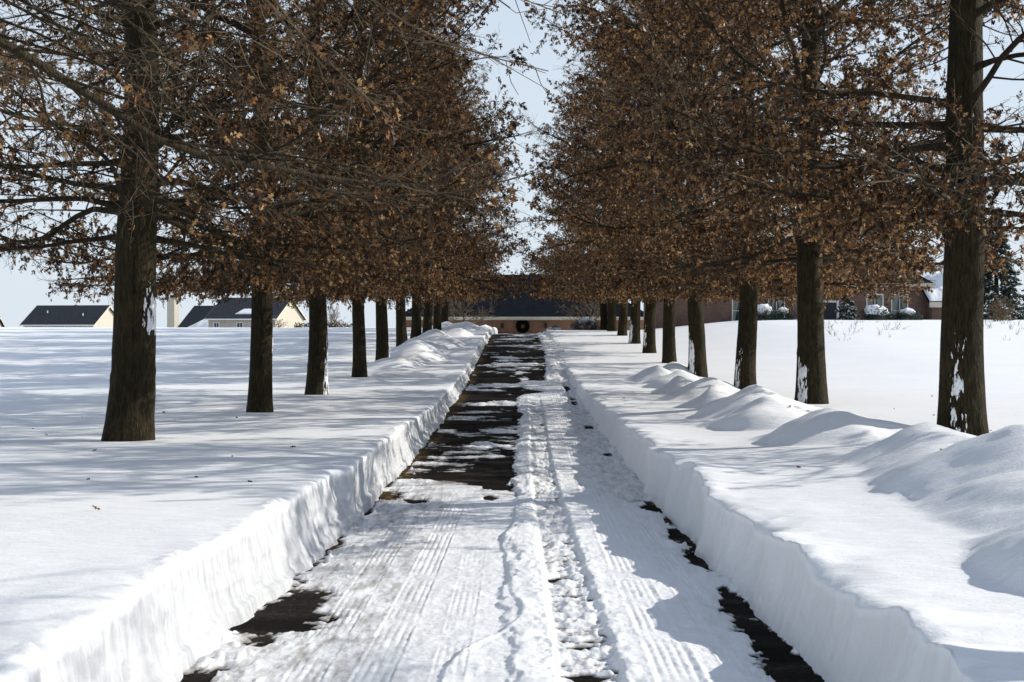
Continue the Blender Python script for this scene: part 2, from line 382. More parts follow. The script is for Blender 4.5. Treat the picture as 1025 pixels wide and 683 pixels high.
def bank_field(side):
    """one snow sheet: cut bank face next to the driveway + open field beyond"""
    s = -1 if side == 'left' else 1
    y = YS[:, None]
    fade = (1 - sstep(100, 140, YS))[:, None]
    if side == 'left':
        edge = -2.0 + .06 * fbm(YS * .22, 0 * YS, 5, 3) + .03 * fbm(YS * 1.3, 3 + 0 * YS, 6, 3)
        edge = edge + .15 * sstep(14.9, 15.15, YS) * (1 - .5 * sstep(18.5, 19.5, YS)) - .06 * sstep(22.3, 22.5, YS)
        base = np.full_like(edge, -1.85) + .10 * fbm(YS * .35, 7 + 0 * YS, 8, 3) + .09 * fbm(YS * 1.9, 9 + 0 * YS, 9, 4, .65)
        base = np.maximum(base, edge + .05)
        zf = zleft
    else:
        edge = 1.74 + .13 * fbm(YS * .55, 0 * YS, 15, 3) + .10 * fbm(YS * 1.7, 3 + 0 * YS, 16, 3, .6)
        base = np.full_like(edge, 1.62) + .07 * fbm(YS * .5, 7 + 0 * YS, 18, 3) + .07 * fbm(YS * 2.1, 9 + 0 * YS, 19, 4, .65)
        base = np.minimum(base, edge - .06)
        zf = zright
    edge, base = edge[:, None], base[:, None]
    # field columns
    cols = [0.0]; st = .02
    while cols[-1] < 1800: cols.append(cols[-1] + st); st = max(.02, min(st * 1.045, cols[-1] * .12 + .03))
    cols = np.array(cols)[::-1][None, :]
    Xf = edge + s * cols; Yf = np.broadcast_to(y, Xf.shape)
    Zf = zf(Xf, Yf)
    # crumbly lip
    lip = np.exp(-cols / .10)
    if side == 'left':
        Zf = Zf - .022 * np.exp(-cols / .03) + lip * .030 * fbm(Yf * 9.0, Xf * 6, 31, 4, .65) + np.exp(-cols / .3) * .02 * fbm(Yf * 1.4, Xf * 1.5, 33, 3)
        Zf = Zf + .030 * np.exp(-((cols - .07) / .06) ** 2) * np.clip(fbm(Yf * 1.1, Xf, 35, 3) * 2.2, 0, 1) * (.5 + fbm(Yf * 14, Xf * 14, 36, 2))
    else:
        Zf = Zf - .03 * np.exp(-cols / .05) + lip * .03 * fbm(Yf * 6.0, Xf * 4, 31, 4) + np.exp(-cols / .35) * .13 * fbm(Yf * .75, Xf * .8, 33, 4, .55)
    # face
    nf = 46
    t = np.linspace(0, 1, nf + 1)[1:][None, :]
    ztop = Zf[:, -1:]; zbot = G(YS)[:, None] - .05
    Xc = edge + (base - edge) * (t ** 1.4)
    Zc = ztop + (zbot - ztop) * t
    hgt = (ztop - zbot) * (1 - t)
    Yb = np.broadcast_to(y, Xc.shape)
    bell = np.sin(np.pi * np.clip(t, 0, 1)) ** .6
    amp = (.8 if side == 'left' else .16)
    rel = .026 * fbm(Yb * 1.1 + hgt * .25, hgt * .5, 71, 3) + .024 * fbm(Yb * 6.5 + hgt * .8, hgt * 1.1, 73, 4, .6) + .022 * fbm(Yb * 5, hgt * 7, 76, 4, .6) + .005 * fbm(Yb * 18, hgt * 22, 75, 3)
    rel = rel + .006 * fbm(Yb * .6 + hgt * 1.5, hgt * 16, 77, 2)
    ledge = (.05 + .035 * fbm(YS * 1.1, 0 * YS, 79, 3))[:, None] * sstep(.0, .03, .17 + .05 * vnoise(Yb * .7, 0 * Yb, 80) - hgt)
    if side == 'right': rel = rel + .22 * fbm(Yb * 2.4, hgt * 3.2, 91, 4)
    Xc = Xc - s * amp * (rel * bell + np.maximum(ledge, 0) * (1 if side == 'left' else .6))
    X = np.concatenate([Xf, Xc], 1); Z = np.concatenate([Zf, Zc], 1); Y = np.broadcast_to(y, X.shape)
    # field merges with the ground where the driveway has ended
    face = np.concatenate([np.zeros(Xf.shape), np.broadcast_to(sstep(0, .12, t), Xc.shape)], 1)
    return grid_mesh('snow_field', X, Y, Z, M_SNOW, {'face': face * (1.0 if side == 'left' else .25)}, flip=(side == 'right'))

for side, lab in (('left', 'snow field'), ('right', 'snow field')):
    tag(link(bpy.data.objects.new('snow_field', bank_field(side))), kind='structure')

# base ground under everything, to the horizon
gx = np.concatenate([-np.geomspace(3000, 4, 40), np.linspace(-3, 3, 5), np.geomspace(4, 3000, 40)])
gy = np.concatenate([np.arange(-60, 160, 6), np.geomspace(165, 3200, 40)])
GX, GY = np.meshgrid(gx, gy)
tag(link(bpy.data.objects.new('ground', grid_mesh('ground', GX, GY, np.minimum(np.minimum(G(GY), SL(GY)), SR(GY)) - .35, M_SNOW))), kind='structure')

# ------------------------------------------------------------------ driveway
DY = YS[(YS < 135)]
us = np.linspace(-2.15, 1.98, 540)
AX, AY = np.meshgrid(np.linspace(-2.3, 2.1, 40), DY)
verge = np.clip(np.maximum(sstep(-1.45, -1.75, AX) * (.75 + .5 * vnoise(AY * .5, AX, 3)), .5 * sstep(1.55, 1.8, AX)), 0, 1) * sstep(11, 13, AY)
tag(link(bpy.data.objects.new('driveway', grid_mesh('driveway', AX, AY, G(AY) - .0 * AX, M_ASPH, {'verge': verge}))), kind='structure')

U, Y = np.meshgrid(us, DY)
def ell(cx, cy, rx, ry, rot=0.0):
    c, s_ = math.cos(rot), math.sin(rot)
    dx, dy = U - cx, Y - cy
    a = (c * dx + s_ * dy) / rx; b = (-s_ * dx + c * dy) / ry
    return np.clip(1 - np.sqrt(a * a + b * b), -1, 1)
n_p = fbm(U * .9 + 3, Y * .55, 101, 5, .6)
n_m = fbm(U * 2.6, Y * 1.6, 102, 4)
n_f = fbm(U * 9, Y * 7, 103, 4, .6)
# left lane: packed near, scraped bare beyond 19 m
bare = sstep(17.6, 21.2, Y + 1.1 * n_m + .8 * (U + .8) + 1.2 * n_f) * (1 - .25 * sstep(84, 92, Y))
D = .026 + .010 * n_m + .004 * n_f
n_h = fbm(U * .45, Y * 1.1, 131, 5, .62)
D = D * (1 - bare) + bare * (-.015 + .034 * n_p + .046 * n_h + .016 * n_m + .015 * n_f)
streak = fbm(U * .55 + .15 * Y, Y * .5, 107, 4)
D = D + bare * .034 * sstep(.22, .5, streak)
for (cx, cy, rx, ry) in ((-.75, 26.6, .6, .7), (-.3, 29.6, .6, .6), (-.9, 38.2, 1.2, 1.5), (-.2, 38.6, 1.0, 1.2), (-.5, 46.6, 1.5, 1.1), (-.1, 52, .5, 1.6), (-.6, 61, .9, 2), (.3, 72, 1.1, 2.2), (-.3, 80, 1.3, 2.2), (0, 90, 1.3, 1.5)):
    D = D + .05 * np.clip(ell(cx, cy, rx, ry) + .55 * n_m, 0, .7) * bare
# right-hand strip of churned snow
cb = -.06 + .10 * fbm(Y * .5, 0 * Y, 111, 3) + .09 * n_f + .15 * n_m + .85 * np.exp(-((Y - 43.5) / 1.3) ** 2)
right = sstep(cb - .05, cb + .05, U) * (1 - sstep(46.5, 50.5, Y + 1.5 * n_m + 2.5 * n_p - 9 * sstep(.75, 1.05, U + .12 * n_m)))
Dr = .055 + .015 * n_m + .006 * n_f 
Dr = Dr + 0
Dr = Dr + .02 * bare * np.exp(-((U - .2) / .15) ** 2) * sstep(46, 38, Y)
D = D * (1 - right) + Dr * right
D = D + .07 * sstep(.95, 1.2, U + .12 * n_m + .05 * n_f) * sstep(46, 54, Y)
# raised lip of the middle slab, near the camera
lipx = -.14 + .10 * fbm(Y * .45, 0 * Y, 115, 3) + .10 * np.sin(Y * 1.5) * sstep(12, 9, Y) - .22 * sstep(9.6, 8.2, Y)
slab = sstep(lipx - .012, lipx + .025, U) * (1 - sstep(.05, .16, U)) * sstep(18.3, 15.8, Y)
D = D + slab * (.015 + .008 * n_m)
D = D + .012 * np.exp(-((U - lipx - .03) / .035) ** 2) * sstep(18, 15, Y) * (.6 + .8 * n_f)
# chunky tyre track with broken cross bars
tc = .34 + .03 * np.sin(Y * .22)
tw = .17
inside = sstep(tw + .03, tw - .03, np.abs(U - tc) + .02 * n_f)
barn = .75 * vnoise(Y * 5.6 + .5 * vnoise(U * 6, Y * 2, 5), U * 2.6, 121) + .75 * vnoise(Y * 10.0, U * 9, 122) + .5 * vnoise(Y * 24, U * 24, 123)
tf = sstep(44, 34, Y)
D = D + tf * inside * (-.034 + .022 * barn + .020 * n_f)
D = D + tf * .007 * (np.exp(-((np.abs(U - tc) - tw - .05) / .05) ** 2)) * (.6 + 1.4 * vnoise(U * 17, Y * 13, 124) + .6 * vnoise(U * 38, Y * 30, 125))
# tread marks
def tread(c, w, y0, y1, deep, pitch, seed):
    global D
    m = sstep(w + .01, w - .01, np.abs(U - c)) * sstep(y0, y0 + 1.5, Y) * sstep(y1, y1 - 3, Y)
    D = D - m * deep * (1 + .4 * n_m)
    D = D + m * deep * .9 * np.sin(Y * 2 * math.pi / pitch + np.sign(U - c) * 1.2 + (U - c) * 30) * np.clip(.6 + n_f, 0, 1)
    D = D + deep * .45 * (.5 + n_f + .6 * n_m) * np.exp(-((np.abs(U - c) - w - .02) / .02) ** 2) * sstep(y0, y0 + 1.5, Y) * sstep(y1, y1 - 3, Y)
def tyre(c, w, y0, y1, deep, n, pitch):
    '''a wide tread print: fine ribs along the track cut by slanting sipes'''
    global D
    q = (U - c) / w
    m = sstep(1.06, .96, np.abs(q)) * sstep(y0, y0 + 1.5, Y) * sstep(y1, y1 - 5, Y) * np.clip(.6 + 1.6 * n_m, 0, 1)
    ribs = np.abs(np.sin(q * math.pi * n / 2))
    sip = .5 + .5 * np.sin(Y * 2 * math.pi / pitch + np.abs(q) * 5.0)
    D = D - m * deep * (.55 + .45 * (1 - ribs) - .55 * sip * ribs)
    D = D + m * 0 + deep * .5 * np.exp(-((np.abs(q) - 1.1) / .12) ** 2) * sstep(y0, y0 + 1.5, Y) * sstep(y1, y1 - 5, Y) * (.6 + n_f)
tyre(-.80 + .012 * (Y - 12) + .05 * np.sin(Y * .25), .105, 5, 19.5, .009, 4, .15)
tyre(-1.20 + .04 * np.sin(Y * .3), .10, 5, 20, .009, 4, .15)
tyre(.80 + .005 * Y, .125, 4, 46, .009, 5, .14)
tyre(1.16 + .005 * Y, .09, 4, 60, .009, 4, .14)
tyre(-.45 + .05 * np.sin(Y * .2), .09, 4, 15, .005, 4, .15)
# black patches where the scraper bit through
def cut(cx, cy, rx, ry, rot=0., k=.09):
    global D
    D = D - k * np.clip(ell(cx, cy, rx, ry, rot) + .55 * n_m + .40 * n_f - .06, 0, 1)
for a in ((-1.66, 9.75, .42, 1.35, .06), (-1.85, 7.5, .28, .7, 0), (-1.86, 13.4, .20, 1.9, 0), (-1.86, 16.4, .20, 1.5, 0), (-1.80, 18.2, .4, 1.0, .2),
          (-.36, 19.3, .30, .50, .5), (-.4, 17.9, .1, .3, 0), (-1.35, 17.6, .2, .45, 0), (1.60, 16.8, .36, 1.4, .05), (1.62, 14.3, .22, 1.9, 0),
          (1.60, 12.2, .24, 1.6, 0), (1.54, 10.4, .14, 1.0, 0), (1.52, 9.2, .29, 1.3, -.02), (1.49, 8.0, .25, 1.1, 0), (1.4, 7.0, .28, 1.0, 0),
          (.38, 8.5, .19, .15, .2), (.32, 7.7, .20, .14, -.1), (.30, 11.3, .12, .12, .3), (.38, 13.6, .11, .14, 0)):
    cut(*a, k=.12 if a[0] > 1.2 else .09)
D = D - .075 * sstep(-1.72, -1.84, U) * sstep(18, 22, Y) * np.clip(.9 + n_m, 0, 1)
D = D - .085 * np.clip(sstep(1.28, 1.42, U) * sstep(1.66, 1.5, U) * (n_p * 1.6 + .5 * n_m + .05) * sstep(20, 24, Y) , 0, 1)
# crumbs lying about by the banks
D = D + .05 * np.clip(vnoise(U * 16, Y * 12, 141) - .72, 0, 1) * 3 * (sstep(-1.35, -1.75, U) + sstep(1.25, 1.6, U)) * (D > 0)
D = D + .06 * np.clip(vnoise(U * 15, Y * 9, 143) + .4 * n_f - .66, 0, .25) * (sstep(-.9, -1.5, U) + sstep(1.2, 1.45, U)) * sstep(24, 18, Y)
D = D + np.where(D > .01, .0022 * vnoise(U * 30, Y * 24, 151) + .003 * n_f, 0)
D = np.clip(D, -.03, .2)
dirt = np.clip(sstep(-.55, -1.25, U) * sstep(20.5, 17, Y) * .95 + .30 * sstep(.1, -.5, U) * sstep(20.5, 17, Y) + .55 * np.exp(-((U + 1.45) / .3) ** 2) + .25 * sstep(.9, 1.3, U) + bare * .5 + .5 * inside * tf, 0, 1)
me = grid_mesh('packed_snow', U, Y, G(Y) + D, M_DSNOW, {'depth': D, 'dirt': dirt})
tag(link(bpy.data.objects.new('packed_snow', me)), kind='structure')
def zdrive(x, y):
    return float(G(y)) + .05

# ------------------------------------------------------------------ trees
LX = np.array([0, .16, .30, .40, .52, .66, .74, .84])
LYv = np.array([.02, .05, .36, .10, .42, .34, .08, .24])
def leaf_template():
    # midrib 3 verts + 7 outline verts each side, folded along the rib
    mid = [(0, 0, 0), (.5, 0, 0), (1, 0, 0)]
    up = [(.24, .32), (.38, .08), (.58, .42), (.72, .09), (.84, .22)]
    V = mid + [(x, y, .30 * y) for x, y in up] + [(x, -y, .30 * y) for x, y in up]
    f1 = [0, 1, 2, 7, 6, 5, 4, 3]; f2 = [0, 8, 9, 10, 11, 12, 2, 1]
    return np.array(V), [f1, f2]
LT, LF = leaf_template()

def leaves_mesh(name, pos, dirs, size, tones, mat, curl=.5):
    n = len(pos)
    pos = np.asarray(pos); d = np.asarray(dirs); d = d / (np.linalg.norm(d, axis=1, keepdims=True) + 1e-9)
    r = rng.normal(size=(n, 3)); a = np.cross(d, r); a /= np.linalg.norm(a, axis=1, keepdims=True) + 1e-9
    b = np.cross(d, a)
    T = LT
    cu = rng.uniform(-curl, curl, n)
    sx = size; sy = size * rng.uniform(.75, 1.1, n)
    z = T[:, 2][None, :] * rng.uniform(.2, 1.6, n)[:, None] + cu[:, None] * (T[:, 0] ** 2)[None, :] + rng.uniform(-.4, .4, n)[:, None] * (T[:, 1] ** 2)[None, :] * 2
    V = pos[:, None, :] + d[:, None, :] * (T[:, 0][None, :, None] * sx[:, None, None]) + a[:, None, :] * (T[:, 1][None, :, None] * sy[:, None, None]) + b[:, None, :] * (z * sx[:, None])[:, :, None]
    nv = len(T)
    f = np.array(LF)  # 2 x 10
    loops = (np.arange(n)[:, None, None] * nv + f[None]).reshape(-1)
    k = f.shape[1]
    me = raw_mesh(name, V.reshape(-1, 3), loops, np.arange(2 * n) * k, np.full(2 * n, k), mat, False)
    at = me.attributes.new('tone', 'FLOAT', 'POINT')
    at.data.foreach_set('value', np.repeat(tones, nv).astype(np.float32))
    return me

def wobble_path(p0, d0, length, nseg, rnd, wig, lift, droop=0.0):
    P = [np.array(p0, float)]; d = np.array(d0, float); d /= np.linalg.norm(d)
    st = length / nseg
    for i in range(nseg):
        t = i / nseg
        d = d + rnd.normal(size=3) * wig + np.array([0, 0, lift * (t - .15) - droop * t * t])
        d /= np.linalg.norm(d)
        P.append(P[-1] + d * st)
    return np.array(P), d

class Tubes:
    def __init__(s): s.V = []; s.F = []; s.n = 0; s.mi = []
    def add(s, P, r, k, mi=0):
        V, F = tube_arrays(P, r, k); s.V.append(V); s.F.append(F + s.n); s.n += len(V); s.mi.append(np.full(len(F), mi))
    def mesh(s, name, mats):
        me = quads_mesh(name, np.vstack(s.V), np.vstack(s.F), mats[0], True)
        for m in mats[1:]: me.materials.append(m)
        if len(mats) > 1: me.polygons.foreach_set('material_index', np.concatenate(s.mi).astype(np.int32))
        return me

def trunk_axis(z, v):
    """centre offset and radius of the oak trunk at height z (variant v)"""
    rs = [.33, .30, .29, .31, .31][v]
    H = 18.0
    t = np.clip(z / H, 0, 1)
    r = rs * ((1 - t) ** .85 * .95 + .012) + .06 * np.exp(-np.maximum(z, -.3) / .45) * rs / .3
    cx = .05 * np.sin(z * .55 + v * 1.7) + .02 * np.sin(z * 1.7 + v) - .05 * math.sin(v * 1.7)
    cy = .05 * np.sin(z * .47 + v * 2.9) - .05 * math.sin(v * 2.9)
    return cx, cy, r

def batch_twigs(P, rad):
    """P: n x 3 points x xyz -> three-sided tubes"""
    n = len(P)
    T = np.stack([P[:, 1] - P[:, 0], P[:, 2] - P[:, 0], P[:, 2] - P[:, 1]], 1)
    T /= np.linalg.norm(T, axis=2, keepdims=True) + 1e-9
    A = np.cross(T, np.array([.13, .71, .69])); A /= np.linalg.norm(A, axis=2, keepdims=True) + 1e-9
    B = np.cross(T, A)
    th = np.arange(3) * 2 * math.pi / 3
    V = P[:, :, None, :] + np.asarray(rad)[None, :, None, None] * (A[:, :, None, :] * np.cos(th)[None, None, :, None] + B[:, :, None, :] * np.sin(th)[None, None, :, None])
    f = []
    for i in range(2):
        for j in range(3): f.append([i*3 + j, (i+1)*3 + j, (i+1)*3 + (j+1) % 3, i*3 + (j+1) % 3])
    F = (np.arange(n)[:, None, None] * 9 + np.array(f)[None]).reshape(-1, 4)
    return V.reshape(-1, 3), F

OAK_H = 18.0
def oak_variant(v, n_limbs=54, leafy=1.0, seed=0, reach=1.0, per=6.0, low=2.65, thin=1.0):
    rnd = np.random.default_rng(100 + seed)
    H = OAK_H
    zz = np.concatenate([np.arange(-.6, 7, .045), np.arange(7, H, .3), [H]])
    cx, cy, r = trunk_axis(zz, v)
    k = 56; th = np.arange(k) * 2 * math.pi / k
    rr = r[:, None] * (1 + .045 * vnoise(th[None, :] * 2.2 + v * 9 + 0 * zz[:, None], zz[:, None] * .7, 200 + v) + .035 * np.cos(th * 3 + v)[None, :] * np.exp(-np.maximum(zz, 0) / .8)[:, None] + .02 * fbm(np.cos(th)[None, :] * 4 + zz[:, None] * 0, np.sin(th)[None, :] * 4 + zz[:, None] * 3.0, 210 + v, 3))
    rr = rr + .010 * np.abs(vnoise(th[None, :] * 56 / 6.2832 * .55 + .35 * vnoise(zz[:, None] * 2.2, th[None, :] * 0, 7), zz[:, None] * 1.5 + th[None, :] * 0, 220 + v)) * (zz[:, None] < 7.5) 
    for kk in range(26):    # knots and old branch scars
        ka, kz = rnd.uniform(0, 6.28), rnd.uniform(.7, 7)
        da = np.abs((th[None, :] - ka + math.pi) % (2 * math.pi) - math.pi) * .28; dz = np.abs(zz[:, None] - kz)
        q2 = np.sqrt(da ** 2 + (dz * 1.3) ** 2); kr = rnd.uniform(.035, .075)
        rr = rr + rnd.uniform(.014, .03) * (np.exp(-(q2 / kr) ** 2) - .9 * np.exp(-(q2 / (kr * .45)) ** 2))
    X = cx[:, None] + rr * np.cos(th); Yy = cy[:, None] + rr * np.sin(th); Z = np.broadcast_to(zz[:, None], X.shape)
    V = np.stack([X, Yy, Z], -1).reshape(-1, 3)
    n = len(zz); i = np.arange(n - 1)[:, None] * k; j = np.arange(k)[None, :]; j2 = (j + 1) % k
    F = np.stack([i + j, i + j2, i + k + j2, i + k + j], -1).reshape(-1, 4)
    trunk = quads_mesh('trunk', V, F, M_BARK)
    limbs = []; LPs, LDs, LSs = [], [], []
    az = rnd.uniform(0, 6.28)
    nl0 = 11
    hs = np.sort(np.concatenate([rnd.uniform(low, low + 1.5, nl0), low + .6 + (H - low - 1.6) * rnd.uniform(0, 1, n_limbs - nl0) ** 1.15]))
    for h in hs:
        az += 2.4 + rnd.normal() * .35
        t = (h - 2.4) / (H - 2.4)
        L = reach * (5.35 * (1 - t ** 2.6) ** .85 * (.62 + .38 * min(1, (h - 1.6) / 2.4)) + .3) * rnd.choice([rnd.uniform(.75, 1.08), rnd.uniform(1.0, 1.28)], p=[.75, .25])
        el = R(-6 + 58 * t ** .8 + rnd.normal() * 9)
        d = np.array([math.cos(az) * math.cos(el), math.sin(az) * math.cos(el), math.sin(el)])
        bx, by, br = trunk_axis(np.array(h), v)
        p0 = np.array([float(bx), float(by), h]) + np.array([math.cos(az), math.sin(az), 0]) * float(br) * .6
        nseg = 14
        P, _ = wobble_path(p0, d, L, nseg, rnd, .105, .11 * (1 - t) + .03, .10 * max(0, .7 - t))
        P[:, 2] = np.where(P[:, 2] < 2.95, 2.95 - (2.95 - P[:, 2]) * .25, P[:, 2])
        r0 = .85 * thin * (.020 + .0068 * L) * (1 - .3 * t) * rnd.uniform(.75, 1.3)
        tt = np.linspace(0, 1, nseg + 1)
        rad = r0 * (1 - tt) ** .8 + .005
        rad[0] *= 1.7; rad[1] *= 1.12
        T = Tubes(); T.add(P, rad, 7, 0)
        ns = int(7 + L * 3.6)
        side = 1; C0, DV, L3 = [], [], []
        for q in range(ns):
            f = .14 + .86 * (q + rnd.uniform(0, 1)) / ns
            ii = min(nseg - 1, int(f * nseg)); fr = f * nseg - ii
            b0 = P[ii] * (1 - fr) + P[ii + 1] * fr
            tg = P[ii + 1] - P[ii]; tg /= np.linalg.norm(tg)
            side = -side
            lat = np.cross(tg, [0, 0, 1]); lat /= np.linalg.norm(lat) + 1e-6
            ang = R(rnd.uniform(28, 60))
            dd = tg * math.cos(ang) + side * lat * math.sin(ang) + np.array([0, 0, rnd.normal() * .34 - .02])
            l2 = (.45 + .32 * L * (1 - f) ** .7) * rnd.uniform(.6, 1.25)
            P2, d2 = wobble_path(b0, dd, l2, 6, rnd, .12, .05, .08)
            P2[:, 2] = np.where(P2[:, 2] < 2.75, 2.75 - (2.75 - P2[:, 2]) * .3, P2[:, 2])
            r2 = min(max(.0045, .5 * np.interp(f, tt, rad)), .014)
            T.add(P2, np.linspace(r2, .003, 7), 4, 0 if r2 > .010 else 1)
            m = int(3 + l2 * per)
            g = .12 + .88 * (np.arange(m) + rnd.uniform(0, 1, m)) / m
            jj = np.minimum(5, (g * 6).astype(int)); fg = (g * 6 - jj)[:, None]
            C0.append(P2[jj] * (1 - fg) + P2[jj + 1] * fg)
            tg2 = P2[jj + 1] - P2[jj]; tg2 = tg2 / np.linalg.norm(tg2, axis=1, keepdims=True)
            DV.append(tg2 * .8 + rnd.normal(size=(m, 3)) * .55); L3.append(rnd.uniform(.14, .46, m))
        C0 = np.concatenate(C0); DV = np.concatenate(DV); L3 = np.concatenate(L3)[:, None]
        DV /= np.linalg.norm(DV, axis=1, keepdims=True); m = len(C0)
        E = DV + rnd.normal(size=(m, 3)) * .3 - np.array([0, 0, .08]); E /= np.linalg.norm(E, axis=1, keepdims=True)
        PT = np.stack([C0, C0 + DV * L3 * .5, C0 + DV * L3 * .5 + E * L3 * .5], 1)
        tv, tf_ = batch_twigs(PT, [.0036, .0028, .0020])
        T.V.append(tv); T.F.append(tf_ + T.n); T.n += len(tv); T.mi.append(np.ones(len(tf_)))
        limbs.append(T.mesh('limb', [M_LIMB, M_TWIG]))
        clump = vnoise(C0[:, 0] * .8 + 7 * v, C0[:, 1] * .8 + C0[:, 2] * .7, 300 + v)
        keep = rnd.uniform(size=m) < leafy * (.66 + 1.0 * clump)
        idx = np.repeat(np.nonzero(keep)[0], rnd.integers(*((6, 13) if v in (0, 4) else (8, 17)), int(keep.sum())))
        q = rnd.uniform(.3, 1.0, len(idx))[:, None] * 2
        a_ = np.minimum(q, 1); b_ = np.maximum(q - 1, 0)
        LPs.append(PT[idx, 0] + (PT[idx, 1] - PT[idx, 0]) * a_ + (PT[idx, 2] - PT[idx, 1]) * b_ + rnd.normal(size=(len(idx), 3)) * .015)
        LDs.append(E[idx] * .5 + rnd.normal(size=(len(idx), 3)) * .75 - np.array([0, 0, .45]))
        LSs.append(rnd.uniform(.046, .100, len(idx)))
    lp = np.concatenate(LPs); ld = np.concatenate(LDs); ls = np.concatenate(LSs)
    tone = np.clip(rnd.beta(.95, 1.45, len(lp)) + .26 * vnoise(lp[:, 0] * .7, lp[:, 1] * .7 + lp[:, 2] * .6, 400 + v), 0, 1)
    crown = leaves_mesh('crown', lp, ld, ls, tone, M_LEAF)
    print('variant', v, 'limbs', len(limbs), 'leaves', len(lp))
    joined = None
    if v in (1, 2, 3) and seed < 6:
        VV = []; FF = []; MI = []; n0 = 0
        for lm in limbs:
            nv, nf = len(lm.vertices), len(lm.polygons)
            c = np.empty(nv * 3, np.float32); lm.vertices.foreach_get('co', c); VV.append(c.reshape(-1, 3))
            li = np.empty(len(lm.loops), np.int32); lm.loops.foreach_get('vertex_index', li); FF.append(li.reshape(-1, 4) + n0); n0 += nv
            mi = np.empty(nf, np.int32); lm.polygons.foreach_get('material_index', mi); MI.append(mi)
        joined = quads_mesh('branch_frame', np.vstack(VV), np.vstack(FF), M_LIMB)
        joined.materials.append(M_TWIG); joined.polygons.foreach_set('material_index', np.concatenate(MI))
    return trunk, limbs, crown, joined

VARS = [oak_variant(0, 58, .72, 1, 1.05, thin=.75), oak_variant(1, 58, .95, 2, 1.08), oak_variant(2, 58, 1.05, 3, 1.08), oak_variant(3, 58, .9, 4, 1.08), oak_variant(4, 62, .14, 5, 1.27, low=3.7, thin=.55, per=7.5), oak_variant(3, 20, .05, 6, 1.1, low=4.3, thin=.6)]

def snow_patch(v, parent, ang0, ang1, z0, z1, seed, thick=.03, rough=.55, bias=.35):
    """wind-blown snow stuck on the bark, a thin ragged shell"""
    nz, na = 90, 44
    zs = np.linspace(z0, z1, nz)[:, None]; an = np.linspace(ang0, ang1, na)[None, :]
    cx, cy, r = trunk_axis(zs, v)
    w = np.minimum((zs - z0) / max(.12, .2 * (z1 - z0)) + (3 if z0 < .1 else 0), (z1 - zs) / (.45 * (z1 - z0))) 
    w = np.minimum(w, 1) * np.sin(np.pi * (an - ang0) / (ang1 - ang0)) ** .7
    m = w * .85 + 1.9 * rough * fbm(an * 7, zs * 4.5, seed, 5, .7) - (1.13 - bias)
    depth = np.where(m > 0, np.minimum(m, .9) * thick * 1.6, np.maximum(m, -.6) * .16)
    rr = r * 1.02 + depth
    X = cx + rr * np.cos(an); Yy = cy + rr * np.sin(an); Z = np.broadcast_to(zs, X.shape)
    link(bpy.data.objects.new('snow_patch', grid_mesh('snow_patch', X, Yy, Z, M_SNOW)), parent)

def plant_oak(x, y, v, rz, sxy, sz, label, lean=0.0, patches=()):
    trunk, limbs, crown, joined = VARS[v]; v = 3 if v == 5 else v
    z = float((zleft if x < 0 else zright)(np.array([[x]]), np.array([[y]]))[0, 0])
    e = empty('pin_oak_tree', (x, y, z - .02), rz, (sxy, sxy, sz))
    if lean:
        e.rotation_mode = 'ZYX' if False else 'XYZ'
        e.rotation_euler = (0, lean, rz) if rz == 0 else (0, lean, rz)
    tag(e, label, 'tree', 'oak trees lining the driveway')
    t = link(bpy.data.objects.new('trunk', trunk), e)
    if joined is not None and y > 42: link(bpy.data.objects.new('branch_frame', joined), e)
    else:
        for l in limbs: link(bpy.data.objects.new('limb', l), e)
    link(bpy.data.objects.new('crown', crown), e)
    for p in patches: snow_patch(v, t, p[0] - rz, p[1] - rz, *p[2:])
    return e

ordn = ['nearest', 'second', 'third', 'fourth', 'fifth', 'sixth', 'seventh', 'eighth', 'ninth', 'tenth']
LEFT = [ # x, y, variant, rz, sxy, sz, lean
    (-5.56, 20.0, 0, 0.3, .97, 1.00, .035), (-5.30, 28.8, 1, 1.9, .80, .97, .012), (-5.25, 36.4, 2, 3.0, .90, 1.0, 0), (-5.28, 46.4, 3, 4.4, .72, .96, 0),
    (-5.30, 54.2, 1, 5.5, .80, 1.0, .01), (-5.32, 63.2, 2, 0.9, .82, .98, 0), (-5.30, 71.6, 3, 2.2, .82, 1.0, 0), (-5.28, 80.2, 1, 3.6, .85, .97, 0), (-5.3, 89.2, 2, 5.1, .85, .95, 0), (-5.3, 98, 3, .4, .85, .92, 0)]
RIGHT = [
    (5.80, 18.75, 0, 3.6, .88, 1.02, -.008), (5.82, 28.5, 2, 1.4, 1.00, 1.0, -.02), (5.80, 36.8, 1, 2.7, .90, .98, .0), (5.82, 47.0, 3, 4.0, .92, 1.0, .012),
    (5.80, 56.0, 2, 5.2, .90, 1.0, 0), (5.80, 64.6, 3, .7, .90, .97, 0), (5.80, 73.0, 1, 1.8, .92, 1.0, 0), (5.82, 82, 2, 3.3, .92, .98, 0), (5.80, 91, 3, 4.6, .9, .95, 0), (5.80, 100, 1, 5.8, .9, .93, 0)]
FB = -math.pi / 2   # angle of the trunk side that faces down the drive
LP = {0: [(-.95, .35, 1.45, 2.35, 11, .03, .5, .55)], 1: [(-.5, .5, .9, 1.9, 12, .014, .8, .25)], 2: [(-.8, .5, .0, 1.9, 13, .022, .7, .35)], 4: [(-.6, .4, 0, 1.2, 14, .02, .7, .3)]}
